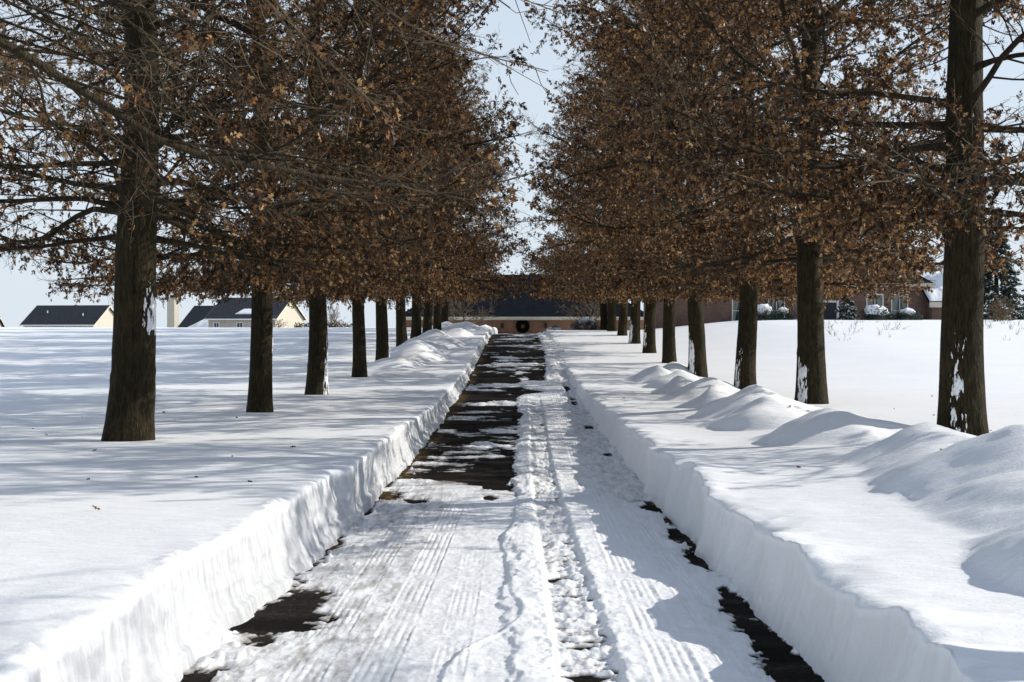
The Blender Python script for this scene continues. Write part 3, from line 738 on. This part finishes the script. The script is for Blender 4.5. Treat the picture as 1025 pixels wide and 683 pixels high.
RP = {0: [(FB - 1.1, FB - .1, .0, 1.35, 21, .014, 1.25, .12)], 1: [(FB - 1.5, FB - .35, .0, 1.25, 22, .025, .7, .45)], 2: [(FB - 1.4, FB - .55, .0, 1.3, 23, .018, .8, .35)],
      3: [(FB - 1.6, FB - .25, .0, 1.45, 24, .025, .6, .5)], 5: [(FB - 1.5, FB - .5, .1, 1.6, 26, .03, .6, .45)], 6: [(FB - 1.5, FB - .3, .0, 1.4, 27, .03, .6, .5)]}
LNOTE = {0: 'thick dark oak nearest in the left row, snow stuck high on its right side', 1: 'second oak from the viewer in the left row, slim dark trunk'}
RNOTE = {0: 'thick dark oak nearest in the right row, ragged snow low on its bark', 1: 'second oak from the viewer in the right row, white snow strip down its left side'}
for i, (x, y, v, rz, sxy, sz, lean) in enumerate(LEFT):
    lab = LNOTE.get(i, '%s oak from the viewer in the left row beside the driveway' % ordn[i]) if i < 9 else 'farthest oak of the left row, closest to the brick garage'
    plant_oak(x, y, v, rz, sxy, sz, lab, lean, LP.get(i, ()))
for i, (x, y, v, rz, sxy, sz, lean) in enumerate(RIGHT):
    lab = RNOTE.get(i, '%s oak from the viewer in the right row beside the driveway' % ordn[i]) if i < 9 else 'farthest oak of the right row, closest to the brick garage'
    plant_oak(x, y, v, rz, sxy, sz, lab, lean, RP.get(i, ()))
# the next tree of each row: trunks just outside the frame, boughs reach into it
plant_oak(-5.30, 9.6, 4, 2.0, 1.0, 1.0, 'oak standing outside the left edge, bare boughs crossing the upper left')
plant_oak(6.1, 6.9, 5, 4.4, 1.0, 1.0, 'oak standing outside the right edge, boughs crossing the upper right')

# ------------------------------------------------------------------ smaller plants
def bare_tree(name, loc, h, spread, label, cat, seed, nb=14, leafy=0.0, mat=None, trunk_r=.07, clear=.25, rise=.8, group=None):
    rnd = np.random.default_rng(seed)
    e = empty(name, loc); tag(e, label, cat, group)
    mat = mat or M_TWIG
    T = Tubes(); P, d = wobble_path((0, 0, -.4), (0, 0, 1), h * .8, 8, rnd, .05, 0); T.add(P, np.linspace(trunk_r, .012, 9), 8)
    link(bpy.data.objects.new('trunk', T.mesh('trunk', [M_LIMB])), e)
    B = Tubes(); lp, ld, ls = [], [], []
    for b in range(nb):
        f = clear + (1 - clear) * (b + rnd.uniform()) / nb
        ii = min(7, int(f * 8)); c0 = P[ii] + (P[ii+1] - P[ii]) * (f * 8 - ii)
        az = b * 2.4 + rnd.normal() * .4; L = spread * (1.15 - .6 * f) * rnd.uniform(.75, 1.15)
        P1, d1 = wobble_path(c0, (math.cos(az), math.sin(az), rise + .5 * f), L, 7, rnd, .12, .03, .08)
        B.add(P1, np.linspace(trunk_r * .45, .008, 8), 5)
        for q in range(int(5 + L * 3)):
            g = rnd.uniform(.2, 1) * 6.99; k = int(g); c1 = P1[k] + (P1[k+1] - P1[k]) * (g - k)
            P2, d2 = wobble_path(c1, d1 + rnd.normal(size=3) * .6, L * rnd.uniform(.2, .45), 4, rnd, .16, 0.02)
            B.add(P2, np.linspace(.012, .006, 5), 4)
            for w in range(4):
                k2 = rnd.integers(1, 4)
                P3, d3 = wobble_path(P2[k2], d2 + rnd.normal(size=3) * .6, L * rnd.uniform(.1, .24), 2, rnd, .2, 0)
                B.add(P3, np.array([.007, .006, .004]), 3)
                if rnd.uniform() < leafy:
                    for _ in range(4): lp.append(P3[rnd.integers(1, 3)]); ld.append(rnd.normal(size=3)); ls.append(rnd.uniform(.05, .10))
    link(bpy.data.objects.new('branch_spread', B.mesh('branch_spread', [mat])), e)
    if lp:
        link(bpy.data.objects.new('crown', leaves_mesh('crown', np.array(lp), ld, np.array(ls), rnd.uniform(0, 1, len(lp)), M_RUST)), e)
    return e

def conifer(name, loc, h, rad, label, cat, seed, snow=.25, group=None):
    rnd = np.random.default_rng(seed)
    e = empty(name, loc); tag(e, label, cat, group)
    MB().tube([(0, 0, -.5), (0, 0, h * .5), (0, 0, h * .97)], [h * .022 + .03, h * .014 + .02, .01], 8).build('trunk', M_BARK, e, True)
    n = int(2600 + 1100 * h * rad); lp, ld, ls = [], [], []; sp, sd, ss = [], [], []
    nb = int(h * 16)
    for b in range(nb):
        t = ((b + rnd.uniform()) / nb); z = h * (.04 + .95 * t); L = rad * (1 - t) ** .85 * rnd.uniform(.75, 1.12) + .04
        az = b * 2.4 + rnd.normal() * .3
        for q in range(max(3, int(n / nb))):
            f = rnd.uniform(.15, 1) ** .7
            p = np.array([math.cos(az) * L * f, math.sin(az) * L * f, z - .22 * L * f * f]) + rnd.normal(size=3) * np.array([.10, .10, .045]) * (L ** .5)
            dr = np.array([math.cos(az), math.sin(az), -.25]) + rnd.normal(size=3) * .55
            if rnd.uniform() < snow and p[2] > 0: sp.append(p + np.array([0, 0, .035])); sd.append(dr * np.array([1, 1, .2])); ss.append(rnd.uniform(.08, .17))
            else: lp.append(p); ld.append(dr); ls.append(rnd.uniform(.09, .2))
    link(bpy.data.objects.new('crown', leaves_mesh('crown', np.array(lp), ld, np.array(ls), rnd.uniform(0, 1, len(lp)), M_EVER)), e)
    if sp: link(bpy.data.objects.new('snow_dusting', leaves_mesh('snow_dusting', np.array(sp), sd, np.array(ss), rnd.uniform(0, 1, len(sp)), M_SNOW, .2)), e)
    return e

def snow_bush(loc, rx, h, label, seed, cover=.6, group='snow covered bushes by the brick house'):
    rnd = np.random.default_rng(seed)
    e = empty('round_bush', loc); tag(e, label, 'bush', group)
    n = int(1500 + 2500 * rx * h)
    d = rnd.normal(size=(n, 3)); d /= np.linalg.norm(d, axis=1, keepdims=True)
    rr = rnd.uniform(.55, 1.14, n)[:, None]
    p = d * rr * np.array([rx, rx * .8, h * .55]) + np.array([0, 0, h * .45])
    p += .12 * rx * np.stack([vnoise(p[:, 0] * 3, p[:, 2] * 3, seed + k) for k in range(3)], -1)
    p = p[p[:, 2] > -.1]
    link(bpy.data.objects.new('crown', leaves_mesh('crown', p, rnd.normal(size=(len(p), 3)) + d[:len(p)], rnd.uniform(.05, .11, len(p)), rnd.uniform(0, 1, len(p)), M_EVER)), e)
    # lumpy snow cap
    th = np.linspace(0, 2 * math.pi, 49)[None, :]; ph = np.linspace(0.0, .5 * math.pi * (0.35 + cover), 26)[:, None]
    k = 1.03 + .20 * fbm(np.cos(th) * np.sin(ph) * 3 + seed, np.sin(th) * np.sin(ph) * 3, seed, 4)
    k = k - .40 * sstep(.55, 1.0, ph / ph.max()) * (1 + vnoise(th * 2.5, ph * 2, seed + 3))
    X = rx * np.sin(ph) * np.cos(th) * k; Yy = rx * .8 * np.sin(ph) * np.sin(th) * k; Z = h * .45 + h * .6 * np.cos(ph) * k
    link(bpy.data.objects.new('snow_cap', grid_mesh('snow_cap', X, Yy, Z, M_SNOW)), e)

# ------------------------------------------------------------------ buildings
def window(parent, x, y, z0, z1, w, frame=M_WHITE, curtain=False, keystone=False):
    """window in a wall that faces -y; local coordinates of the house"""
    f = MB(); b = .07
    f.box(x - w/2 - b, x - w/2, y - .05, y + .05, z0 - b, z1 + b).box(x + w/2, x + w/2 + b, y - .05, y + .05, z0 - b, z1 + b)
    f.box(x - w/2, x + w/2, y - .05, y + .05, z1, z1 + b).box(x - w/2, x + w/2, y - .09, y + .05, z0 - b, z0)
    f.box(x - .02, x + .02, y - .04, y + .03, z0, z1).box(x - w/2, x - .02, y - .038, y + .028, (z0+z1)/2 - .02, (z0+z1)/2 + .02).box(x + .02, x + w/2, y - .038, y + .028, (z0+z1)/2 - .02, (z0+z1)/2 + .02)
    fo = f.build('window', frame, parent)
    MB().box(x - w/2, x + w/2, y - .016, y - .008, z0, z1).build('pane', M_GLASS, fo)
    if curtain:
        for sgn in (-1, 1):
            c = MB(); q = y - .024
            c.poly([(x + sgn * .05, q, z1), (x + sgn * w/2, q, z1), (x + sgn * w/2, q, z0), (x + sgn * w * .42, q, z0), (x + sgn * w * .30, q, z0 + (z1-z0) * .35)][::sgn])
            c.build('curtain', M_CURT, fo)
    if keystone:
        MB().add([(x-.10, y-.09, z1+b+.003), (x+.10, y-.09, z1+b+.003), (x+.15, y-.09, z1+b+.38), (x-.15, y-.09, z1+b+.38), (x-.10, y+.04, z1+b+.003), (x+.10, y+.04, z1+b+.003), (x+.15, y+.04, z1+b+.38), (x-.15, y+.04, z1+b+.38)],
                 [(0,1,2,3),(1,5,6,2),(4,0,3,7),(3,2,6,7),(5,4,7,6),(0,4,5,1)]) if False else None
        k = MB(); k.add([(x-.10, y-.09, z1+b+.003), (x+.10, y-.09, z1+b+.003), (x+.15, y-.09, z1+b+.38), (x-.15, y-.09, z1+b+.38), (x-.10, y+.04, z1+b+.003), (x+.10, y+.04, z1+b+.003), (x+.15, y+.04, z1+b+.38), (x-.15, y+.04, z1+b+.38)],
                 [(0,1,2,3),(1,5,6,2),(4,0,3,7),(3,2,6,7),(5,4,7,6),(0,4,5,1)])
        k.build('keystone', M_WHITE, fo)
    return fo

def gable_house(name, loc, rz, w, dep, eave, ridge, label, wall, gable, wins, group=None, over=.35, roofmat=M_GROOF):
    """ridge along local x, front wall at local y=0 facing -y"""
    e = empty(name, loc, rz); tag(e, label, 'house', group)
    m = MB(); x0, x1 = -w/2, w/2
    m.poly([(x0, 0, -2), (x1, 0, -2), (x1, 0, eave), (x0, 0, eave)]); m.poly([(x1, dep, -2), (x0, dep, -2), (x0, dep, eave), (x1, dep, eave)])
    m.build('wall', wall, e)
    for s in (-1, 1):
        xx = s * w / 2
        pts = [(xx, 0, -2), (xx, dep, -2), (xx, dep, eave), (xx, dep/2, ridge - .06), (xx, 0, eave)]
        MB().poly(pts if s > 0 else pts[::-1]).build('gable_wall', gable, e)
    t = .14; sl = (ridge - eave) / (dep / 2); ev = eave - over * sl
    r = MB()
    r.slab([(x0-over, -over, ev + t), (x1+over, -over, ev + t), (x1+over, dep/2, ridge + t), (x0-over, dep/2, ridge + t)], t)
    r.slab([(x1+over, dep+over, ev + t), (x0-over, dep+over, ev + t), (x0-over, dep/2 + .002, ridge + t), (x1+over, dep/2 + .002, ridge + t)], t)
    ro = r.build('roof', roofmat, e)
    for s in (-1, 1):   # pale barge boards
        xx = s * (w/2 + over); b = MB()
        for (ya, za, yb, zb) in ((-over, ev, dep/2, ridge), (dep/2, ridge, dep + over, ev)):
            b.add([(xx, ya, za - .14), (xx + .03*s, ya, za - .14), (xx + .03*s, ya, za + .13), (xx, ya, za + .13), (xx, yb, zb - .14), (xx + .03*s, yb, zb - .14), (xx + .03*s, yb, zb + .13), (xx, yb, zb + .13)],
                  [(0,1,2,3),(7,6,5,4),(0,4,5,1),(1,5,6,2),(2,6,7,3),(3,7,4,0)])
        b.build('barge_board', M_TRIM, ro)
    g = MB(); g.box(x0 - over, x1 + over, -over - .1, -over - .004, ev - .02, ev + .12); g.build('gutter', M_WHITE, e)
    for (wx, z0, z1, ww) in wins: window(e, wx, -.02, z0, z1, ww)
    return e

def roof_snow(parent, pts, seed, t=.16):
    """a lumpy snow sheet lying on a roof slope; pts: 4 corners (eave l, eave r, ridge r, ridge l)"""
    P = np.array(pts, float); a = np.linspace(0, 1, 40)[None, :]; b = np.linspace(0, 1, 30)[:, None]
    Q = ((1-b)*(1-a))[..., None]*P[0] + ((1-b)*a)[..., None]*P[1] + (b*a)[..., None]*P[2] + (b*(1-a))[..., None]*P[3]
    ed = np.minimum(np.minimum(a, 1 - a), np.minimum(b, 1 - b))
    h = t * np.clip(ed * 9, 0, 1) ** .5 * (1 + .5 * fbm(a * 7 + seed, b * 5, seed, 3)) - .03 * (ed < .001)
    link(bpy.data.objects.new('roof_snow', grid_mesh('roof_snow', Q[..., 0], Q[..., 1], Q[..., 2] + h, M_SNOW)), parent)

# --- garage at the end of the driveway
GD = 118.0
e = empty('brick_garage', (0, GD, 0.9)); tag(e, 'low red brick garage with steep dark roof at the end of the driveway', 'garage')
gw0, gw1, gdp, gev, grd = -10.0, 10.5, 10.0, 2.0, 5.75
m = MB(); m.box(gw0, gw1, 0, gdp, -1.5, gev - .02); m.build('wall', M_BRICK, e)
m = MB(); o_ = .4; rl, rr_ = gw0 + 5.2, gw1 - 5.2
A_, B_, C_, D_ = (gw0-o_, -o_, gev), (gw1+o_, -o_, gev), (gw1+o_, gdp+o_, gev), (gw0-o_, gdp+o_, gev); E_, F_ = (rl, gdp/2, grd), (rr_, gdp/2, grd)
m.add([A_, B_, C_, D_, E_, F_], [(0,1,5,4), (1,2,5), (2,3,4,5), (3,0,4), (3,2,1,0)])
rf = m.build('roof', M_ROOF, e)
MB().box(gw0 - o_, gw1 + o_, -o_ - .03, -o_ - .003, gev - .22, gev + .03).build('fascia', M_TRIM, rf)
MB().box(gw0 - o_, gw1 + o_, -o_ - .14, -o_ - .033, gev - .10, gev + .05).build('gutter', M_TRIM, rf)
for xx in (-1.62, 2.0):
    l = MB(); l.box(xx - .04, xx + .04, -.06, 0, 1.32, 1.5); l.tube([(xx, -.16, 1.12), (xx, -.16, 1.20), (xx, -.16, 1.45), (xx, -.16, 1.56)], [.06, .10, .13, .03], 8); l.box(xx - .02, xx + .02, -.16, -.03, 1.50, 1.54)
    l.build('wall_lantern', M_BLACK, e)
# wreath hung on the garage wall
wr = empty('wreath', (.10, GD - .12, 2.18)); tag(wr, 'big round dark evergreen wreath hanging on the brick garage wall', 'wreath')
lp, ld, ls = [], [], []
for i in range(2600):
    a = random.uniform(0, 6.283); q = random.uniform(0, 6.283); rr = .13 * math.sqrt(random.random())
    ra = .38 + rr * math.cos(q)
    lp.append((ra * math.cos(a), rr * math.sin(q) * .7, ra * math.sin(a))); ld.append((math.cos(a) * math.cos(q) - .6 * math.sin(a), math.sin(q) - .2, math.sin(a) * math.cos(q) + .6 * math.cos(a)))
    ls.append(random.uniform(.07, .14))
link(bpy.data.objects.new('foliage_ring', leaves_mesh('foliage_ring', np.array(lp), np.array(ld), np.array(ls), rng.uniform(0, 1, len(lp)), M_WREATH)), wr)
ring = [(.38 * math.cos(t), 0, .38 * math.sin(t)) for t in np.linspace(0, 2 * math.pi, 33)]
MB().tube(ring, [.03] * 33, 6, False).build('wire_ring', M_BLACK, wr, True)

# --- brick house on the right
HD = 95.0
e = empty('brick_house', (0, HD, 1.2)); tag(e, 'long brown brick house behind the right row with curtained windows', 'house')
x0, x1, dep, ev, rd = 9.0, 27.0, 10.0, 3.75, 7.2
MB().box(x0, x1, 0, dep, -2, ev - .02).build('wall', M_BRICK2, e)
r = MB(); o_ = .45
r.add([(x0-o_, -o_, ev), (x1+o_, -o_, ev), (x1+o_, dep+o_, ev), (x0-o_, dep+o_, ev), (x0+4.2, dep/2, rd), (x1-4.2, dep/2, rd)], [(0,1,5,4), (1,2,5), (2,3,4,5), (3,0,4), (3,2,1,0)])
rf = r.build('roof', M_ROOF, e)
MB().box(x0-o_, x1+o_, -o_-.03, -o_-.003, ev-.2, ev+.03).build('fascia', M_TRIM, rf)
for wx in (14.6, 17.0, 23.55, 25.2): window(e, wx, -.02, .9, 3.0, 1.0, curtain=True, keystone=True)
dr = MB().box(20.0, 21.0, -.06, -.004, -.4, 2.5).build('front_door', M_DOOR, e)
MB().box(19.85, 19.997, -.08, -.002, -.4, 2.65).box(21.003, 21.15, -.08, -.002, -.4, 2.65).box(19.997, 21.003, -.08, -.002, 2.503, 2.65).build('door_frame', M_WHITE, dr)
MB().tube([(20.88, -.10, 1.0), (20.88, -.10, 1.12)], [.025, .025], 6).build('handle', M_TRIM, dr)
# lower wing with snow on its roof
wg = MB().box(27.003, 29.2, -1.2, 8, -2, 2.45).build('side_wing', M_BRICK2, e)
r = MB(); r.slab([(26.7, -1.7, 2.5), (29.6, -1.7, 2.5), (29.6, 3.4, 5.1), (26.7, 3.4, 5.1)], .14); r.slab([(29.6, 8.5, 2.5), (26.7, 8.5, 2.5), (26.7, 3.402, 5.1), (29.6, 3.402, 5.1)], .14)
r2 = r.build('wing_roof', M_ROOF, e)
roof_snow(r2, [(26.75, -1.6, 2.56), (29.55, -1.6, 2.56), (29.55, 3.3, 5.06), (26.75, 3.3, 5.06)], 3)
MB().box(26.7, 29.6, -1.74, -1.703, 2.15, 2.5).build('fascia', M_TRIM, r2)
for s in (27.003, 29.2): MB().poly([(s, -1.2, 2.45), (s, 8, 2.45), (s, 3.4, 4.9)]).build('gable_wall', M_BRICK2, e)
window(e, 28.2, -1.22, .9, 2.0, .8)

# --- houses beyond the left field
gable_house('cream_house', (-65.3, 200, -.3), -.17, 10.6, 9, 2.95, 5.55, 'cream house with long dark roof, left of the nearest left oak', M_GSIDING, M_SIDING, [(-4.6, 1.3, 2.6, 1.0), (-1.6, 1.3, 2.6, 1.0), (1.6, 1.3, 2.6, 1.0), (4.3, 1.3, 2.6, 1.0)], 'houses beyond the left field')
for px in (-2.4, 2.7): pass
h2 = gable_house('cream_house', (-33.9, 172, -.3), -.18, 8.5, 10.5, 3.55, 6.05, 'cream house with dark roof and wide gable, seen between second and third left oaks', M_GSIDING, M_SIDING, [(-3.2, 1.9, 3.0, .6), (-.2, 1.9, 3.0, .7), (2.8, 1.9, 3.0, .7)], 'houses beyond the left field')
roof_snow([c for c in h2.children if c.name.startswith('roof')][0], [(-1.2, .8, 3.95+.14), (2.0, .8, 3.95+.14), (2.4, 2.1, 4.55+.14), (-.6, 2.1, 4.55+.14)], 9, .12)
h3 = gable_house('cream_house', (-42.2, 188, -.3), -.30, 7.0, 9, 2.3, 5.3, 'low wing house with snowy roof and tall cream chimney right of the nearest left oak', M_GSIDING, M_SIDING, [], 'houses beyond the left field')
rf3 = [c for c in h3.children if c.name.startswith('roof')][0]
roof_snow(rf3, [(-2.6, -.3, 2.25), (3.8, -.3, 2.25), (3.8, 4.2, 5.26), (1.6, 4.2, 5.26)], 4, .2)
MB().box(-5.0, -3.9, -.6, .6, -2, 6.3).box(-5.1, -3.8, -.7, .7, 6.303, 6.45).build('chimney', M_SIDING, h3)
MB().box(-4.75, -4.15, -.3, .3, 6.453, 6.8).build('chimney_pot', M_BLACK, [c for c in h3.children if c.name.startswith('chimney')][0])
h4 = gable_house('cream_house', (-79.5, 195, -.3), .05, 12, 9, 1.2, 3.9, 'low dark roofed house at the far left edge, snow on its roof', M_GSIDING, M_SIDING, [], 'houses beyond the left field')
roof_snow([c for c in h4.children if c.name.startswith('roof')][0], [(3.2, -.3, 1.2), (6.3, -.3, 1.2), (6.3, 3.0, 3.15), (5.4, 3.0, 3.15)], 6, .22)
# roof vents on the first house
h1 = [o for o in COL.objects if o.name == 'cream_house'][0]
rf1 = [c for c in h1.children if c.name.startswith('roof')][0]
for px, py in ((-3.0, 2.6), (2.8, 1.9)):
    zr = 2.95 + (5.55 - 2.95) / 4.5 * py + .1
    MB().tube([(px, py, zr - .1), (px, py, zr + .35)], [.09, .09], 8).build('roof_vent', M_WHITE, rf1)

# ------------------------------------------------------------------ planting
bare_tree('ornamental_tree', (-4.3, 108, 1.3), 4.2, 2.9, 'small bare tan ornamental tree left of the garage front', 'tree', 31, 16, .25, None, .08, .15, .45)
bare_tree('ornamental_tree', (5.0, 110, 1.2), 4.0, 2.7, 'small bare brown ornamental tree right of the garage front', 'tree', 32, 16, .30, None, .08, .15, .55)
bare_tree('ornamental_tree', (-6.6, 111, 1.2), 4.6, 2.6, 'bare twiggy tree partly behind the last left oaks', 'tree', 33, 15, .2, None, .08, .2, .6)
bare_tree('bare_tree', (-23.4, 178, 0.2), 5.6, 2.2, 'leafless grey tree on the horizon right of the third left oak', 'tree', 34, 18, 0, None, .12, .2, 1.0)
bare_tree('bare_tree', (-24.9, 186, 0.2), 5.0, 2.0, 'leafless shrubby tree on the horizon, just right of the wide gable', 'tree', 35, 16, 0, None, .1, .15, 1.0)
bare_tree('bare_shrub', (-28.6, 168, .8), 2.8, 1.6, 'brown leafless shrub against the cream gable', 'shrub', 36, 18, 0, None, .05, .05, .9)
bare_tree('bare_shrub', (28.7, 86, 2.0), 2.4, 1.3, 'brown leafless shrub right of the nearest right trunk', 'shrub', 37, 18, .2, None, .05, .05, .9)
bare_tree('bare_shrub', (30.2, 90, 2.0), 2.0, 1.2, 'brown leafless shrub in front of the tall evergreen', 'shrub', 38, 18, .2, None, .05, .05, .9)
conifer('evergreen_tree', (32.3, 97, 1.6), 8.6, 2.2, 'tall dark blue green evergreen at the right edge of the picture', 'tree', 41, .06)
conifer('evergreen_tree', (36.2, 99, 1.6), 6.0, 2.0, 'shorter evergreen with snow at the far right', 'tree', 42, .10)
conifer('small_evergreen', (20.9, 91.5, 2.0), 2.4, .85, 'small cone shaped evergreen dusted with snow by the front door', 'evergreen', 43, .30)
snow_bush((15.3, 90.5, 2.05), .85, 1.35, 'snow capped bush between third and second right oaks, left one', 51, .40)
snow_bush((16.7, 91.0, 2.05), .75, 1.2, 'dark bush with thin snow, just left of the second right oak', 52, .10)
snow_bush((22.6, 91.0, 2.05), 1.1, 1.3, 'wide bush buried in snow under the curtained windows', 53, .42)
snow_bush((24.7, 91.3, 2.05), .95, 1.1, 'low dark bush with snow top under the right curtained window', 54, .12)
snow_bush((4.7, 104, 1.5), .95, 1.1, 'snow topped shrub right of the garage front', 55, .35, 'snow topped shrubs')
snow_bush((2.2, 97, 1.45), .55, .6, 'small snow lump in blue shade at the right end of the driveway', 56, 1.0, 'snow topped shrubs')
# low clipped hedge far left of the drive
hb = np.random.default_rng(5); n = 3000
hp = np.stack([hb.uniform(-24, -17.5, n), 150 + hb.uniform(-.4, .4, n), hb.uniform(.6, 2.55, n)], -1)
hd = link(bpy.data.objects.new('clipped_hedge', leaves_mesh('clipped_hedge', hp, hb.normal(size=(n, 3)), hb.uniform(.12, .25, n), hb.uniform(0, .5, n), M_RUST)))
tag(hd, 'low dark hedge on the horizon between third and fourth left oaks', 'hedge')

# dry weed stalks poking through the snow on the right
srnd = np.random.default_rng(77)
stalk_meshes = []
for q in range(4):
    T = Tubes()
    for s in range(srnd.integers(3, 6)):
        P, d = wobble_path((srnd.normal() * .08, srnd.normal() * .08, -.1), (srnd.normal() * .3, srnd.normal() * .3, 1), srnd.uniform(.3, .62), 5, srnd, .12, 0, .25)
        T.add(P, np.linspace(.009, .004, 6), 4)
        for w in range(2):
            P2, d2 = wobble_path(P[srnd.integers(2, 5)], d + srnd.normal(size=3) * .8, .16, 2, srnd, .2, 0); T.add(P2, np.array([.006, .005, .004]), 3)
    stalk_meshes.append(T.mesh('weed_stalk', [M_STALK]))
for i in range(34):
    y = srnd.uniform(66, 84); px = srnd.uniform(798, 900) if i < 25 else srnd.uniform(985, 1030)
    x = (px - 522) / 1424 * y
    z = float(zright(np.array([[x]]), np.array([[y]]))[0, 0])
    o = link(bpy.data.objects.new('weed_stalk', stalk_meshes[i % 4])); o.location = (x, y, z); o.rotation_euler = (0, 0, srnd.uniform(0, 6))
    sc_ = srnd.uniform(.6, 1.2); o.scale = (sc_,) * 3
    tag(o, 'dry brown weed stalk poking through the snow before the brick house', 'weed stalk', 'dry weed stalks in the snow')

# fallen oak leaves on the snow
fl = [leaves_mesh('fallen_leaf', np.array([[0, 0, .01]]), np.array([[1, .2, .05]]), np.array([.075]), np.array([t]), M_LEAF, .5) for t in (.1, .35, .6)]
spots = []
for i in range(56):
    if srnd.uniform() < .5: spots.append((-srnd.uniform(2.3, 9), srnd.uniform(7.5, 34)))
    else: spots.append((srnd.uniform(2.1, 10), srnd.uniform(8, 34)))
for i, (x, y) in enumerate(spots):
    z = float((zleft if x < 0 else zright)(np.array([[x]]), np.array([[y]]))[0, 0])
    o = link(bpy.data.objects.new('fallen_leaf', fl[i % 3])); o.location = (x, y, z + .004); o.rotation_euler = (srnd.normal() * .12, srnd.normal() * .12, srnd.uniform(0, 6.28))
    o.scale = (srnd.uniform(.45, 1.0),) * 3
    tag(o, 'small curled brown oak leaf lying on the snow', 'leaf', 'fallen leaves on the snow')

# ------------------------------------------------------------------ light, sky, camera
SUN_AZ, SUN_EL = R(75), R(28)
w = bpy.data.worlds.new('World'); scene.world = w; w.use_nodes = True
nt = w.node_tree
bg = nt.nodes.get('Background') or nt.nodes.new('ShaderNodeBackground')
sky = nt.nodes.new('ShaderNodeTexSky'); sky.sky_type = 'NISHITA'; sky.sun_disc = False
sky.sun_elevation = SUN_EL; sky.sun_rotation = SUN_AZ; sky.altitude = 100; sky.air_density = 1.0; sky.dust_density = 0.6; sky.ozone_density = 3.0
tc_ = nt.nodes.new('ShaderNodeTexCoord'); sx_ = nt.nodes.new('ShaderNodeSeparateXYZ'); nt.links.new(tc_.outputs['Generated'], sx_.inputs[0])
hz = ramp(nt, sx_.outputs[2], [(0.0, (.95,)*3), (.12, (.88,)*3), (.26, (.74,)*3), (.7, (.32,)*3)])   # winter haze, thick at the horizon
hm = nt.nodes.new('ShaderNodeMix'); hm.data_type = 'RGBA'; hm.inputs[7].default_value = (4.9, 5.45, 6.05, 1)
nt.links.new(hz.outputs[0], hm.inputs[0]); nt.links.new(sky.outputs[0], hm.inputs[6])
nt.links.new(hm.outputs[2], bg.inputs[0]); bg.inputs[1].default_value = 0.15
s = Vector((math.sin(SUN_AZ) * math.cos(SUN_EL), math.cos(SUN_AZ) * math.cos(SUN_EL), math.sin(SUN_EL)))
sun = bpy.data.lights.new('sun', 'SUN'); sun.energy = 4.85; sun.angle = R(.55); sun.color = (1.0, .95, .865)
so = link(bpy.data.objects.new('sun', sun)); so.rotation_euler = (-s).to_track_quat('-Z', 'Y').to_euler(); so.location = s * 60

cam = bpy.data.cameras.new('camera'); cam.lens = 50; cam.sensor_width = 36; cam.clip_end = 6000; cam.clip_start = .1
co = link(bpy.data.objects.new('camera', cam)); co.location = (0, 0, EYE)
co.rotation_euler = (math.pi / 2 - 11.5 / 1422, 0, 9.5 / 1422)
scene.camera = co
scene.view_settings.view_transform = 'Standard'; scene.view_settings.look = 'None'; scene.view_settings.exposure = 0
scene.cycles.max_bounces = 4; scene.cycles.diffuse_bounces = 2; scene.cycles.glossy_bounces = 1; scene.cycles.transmission_bounces = 2
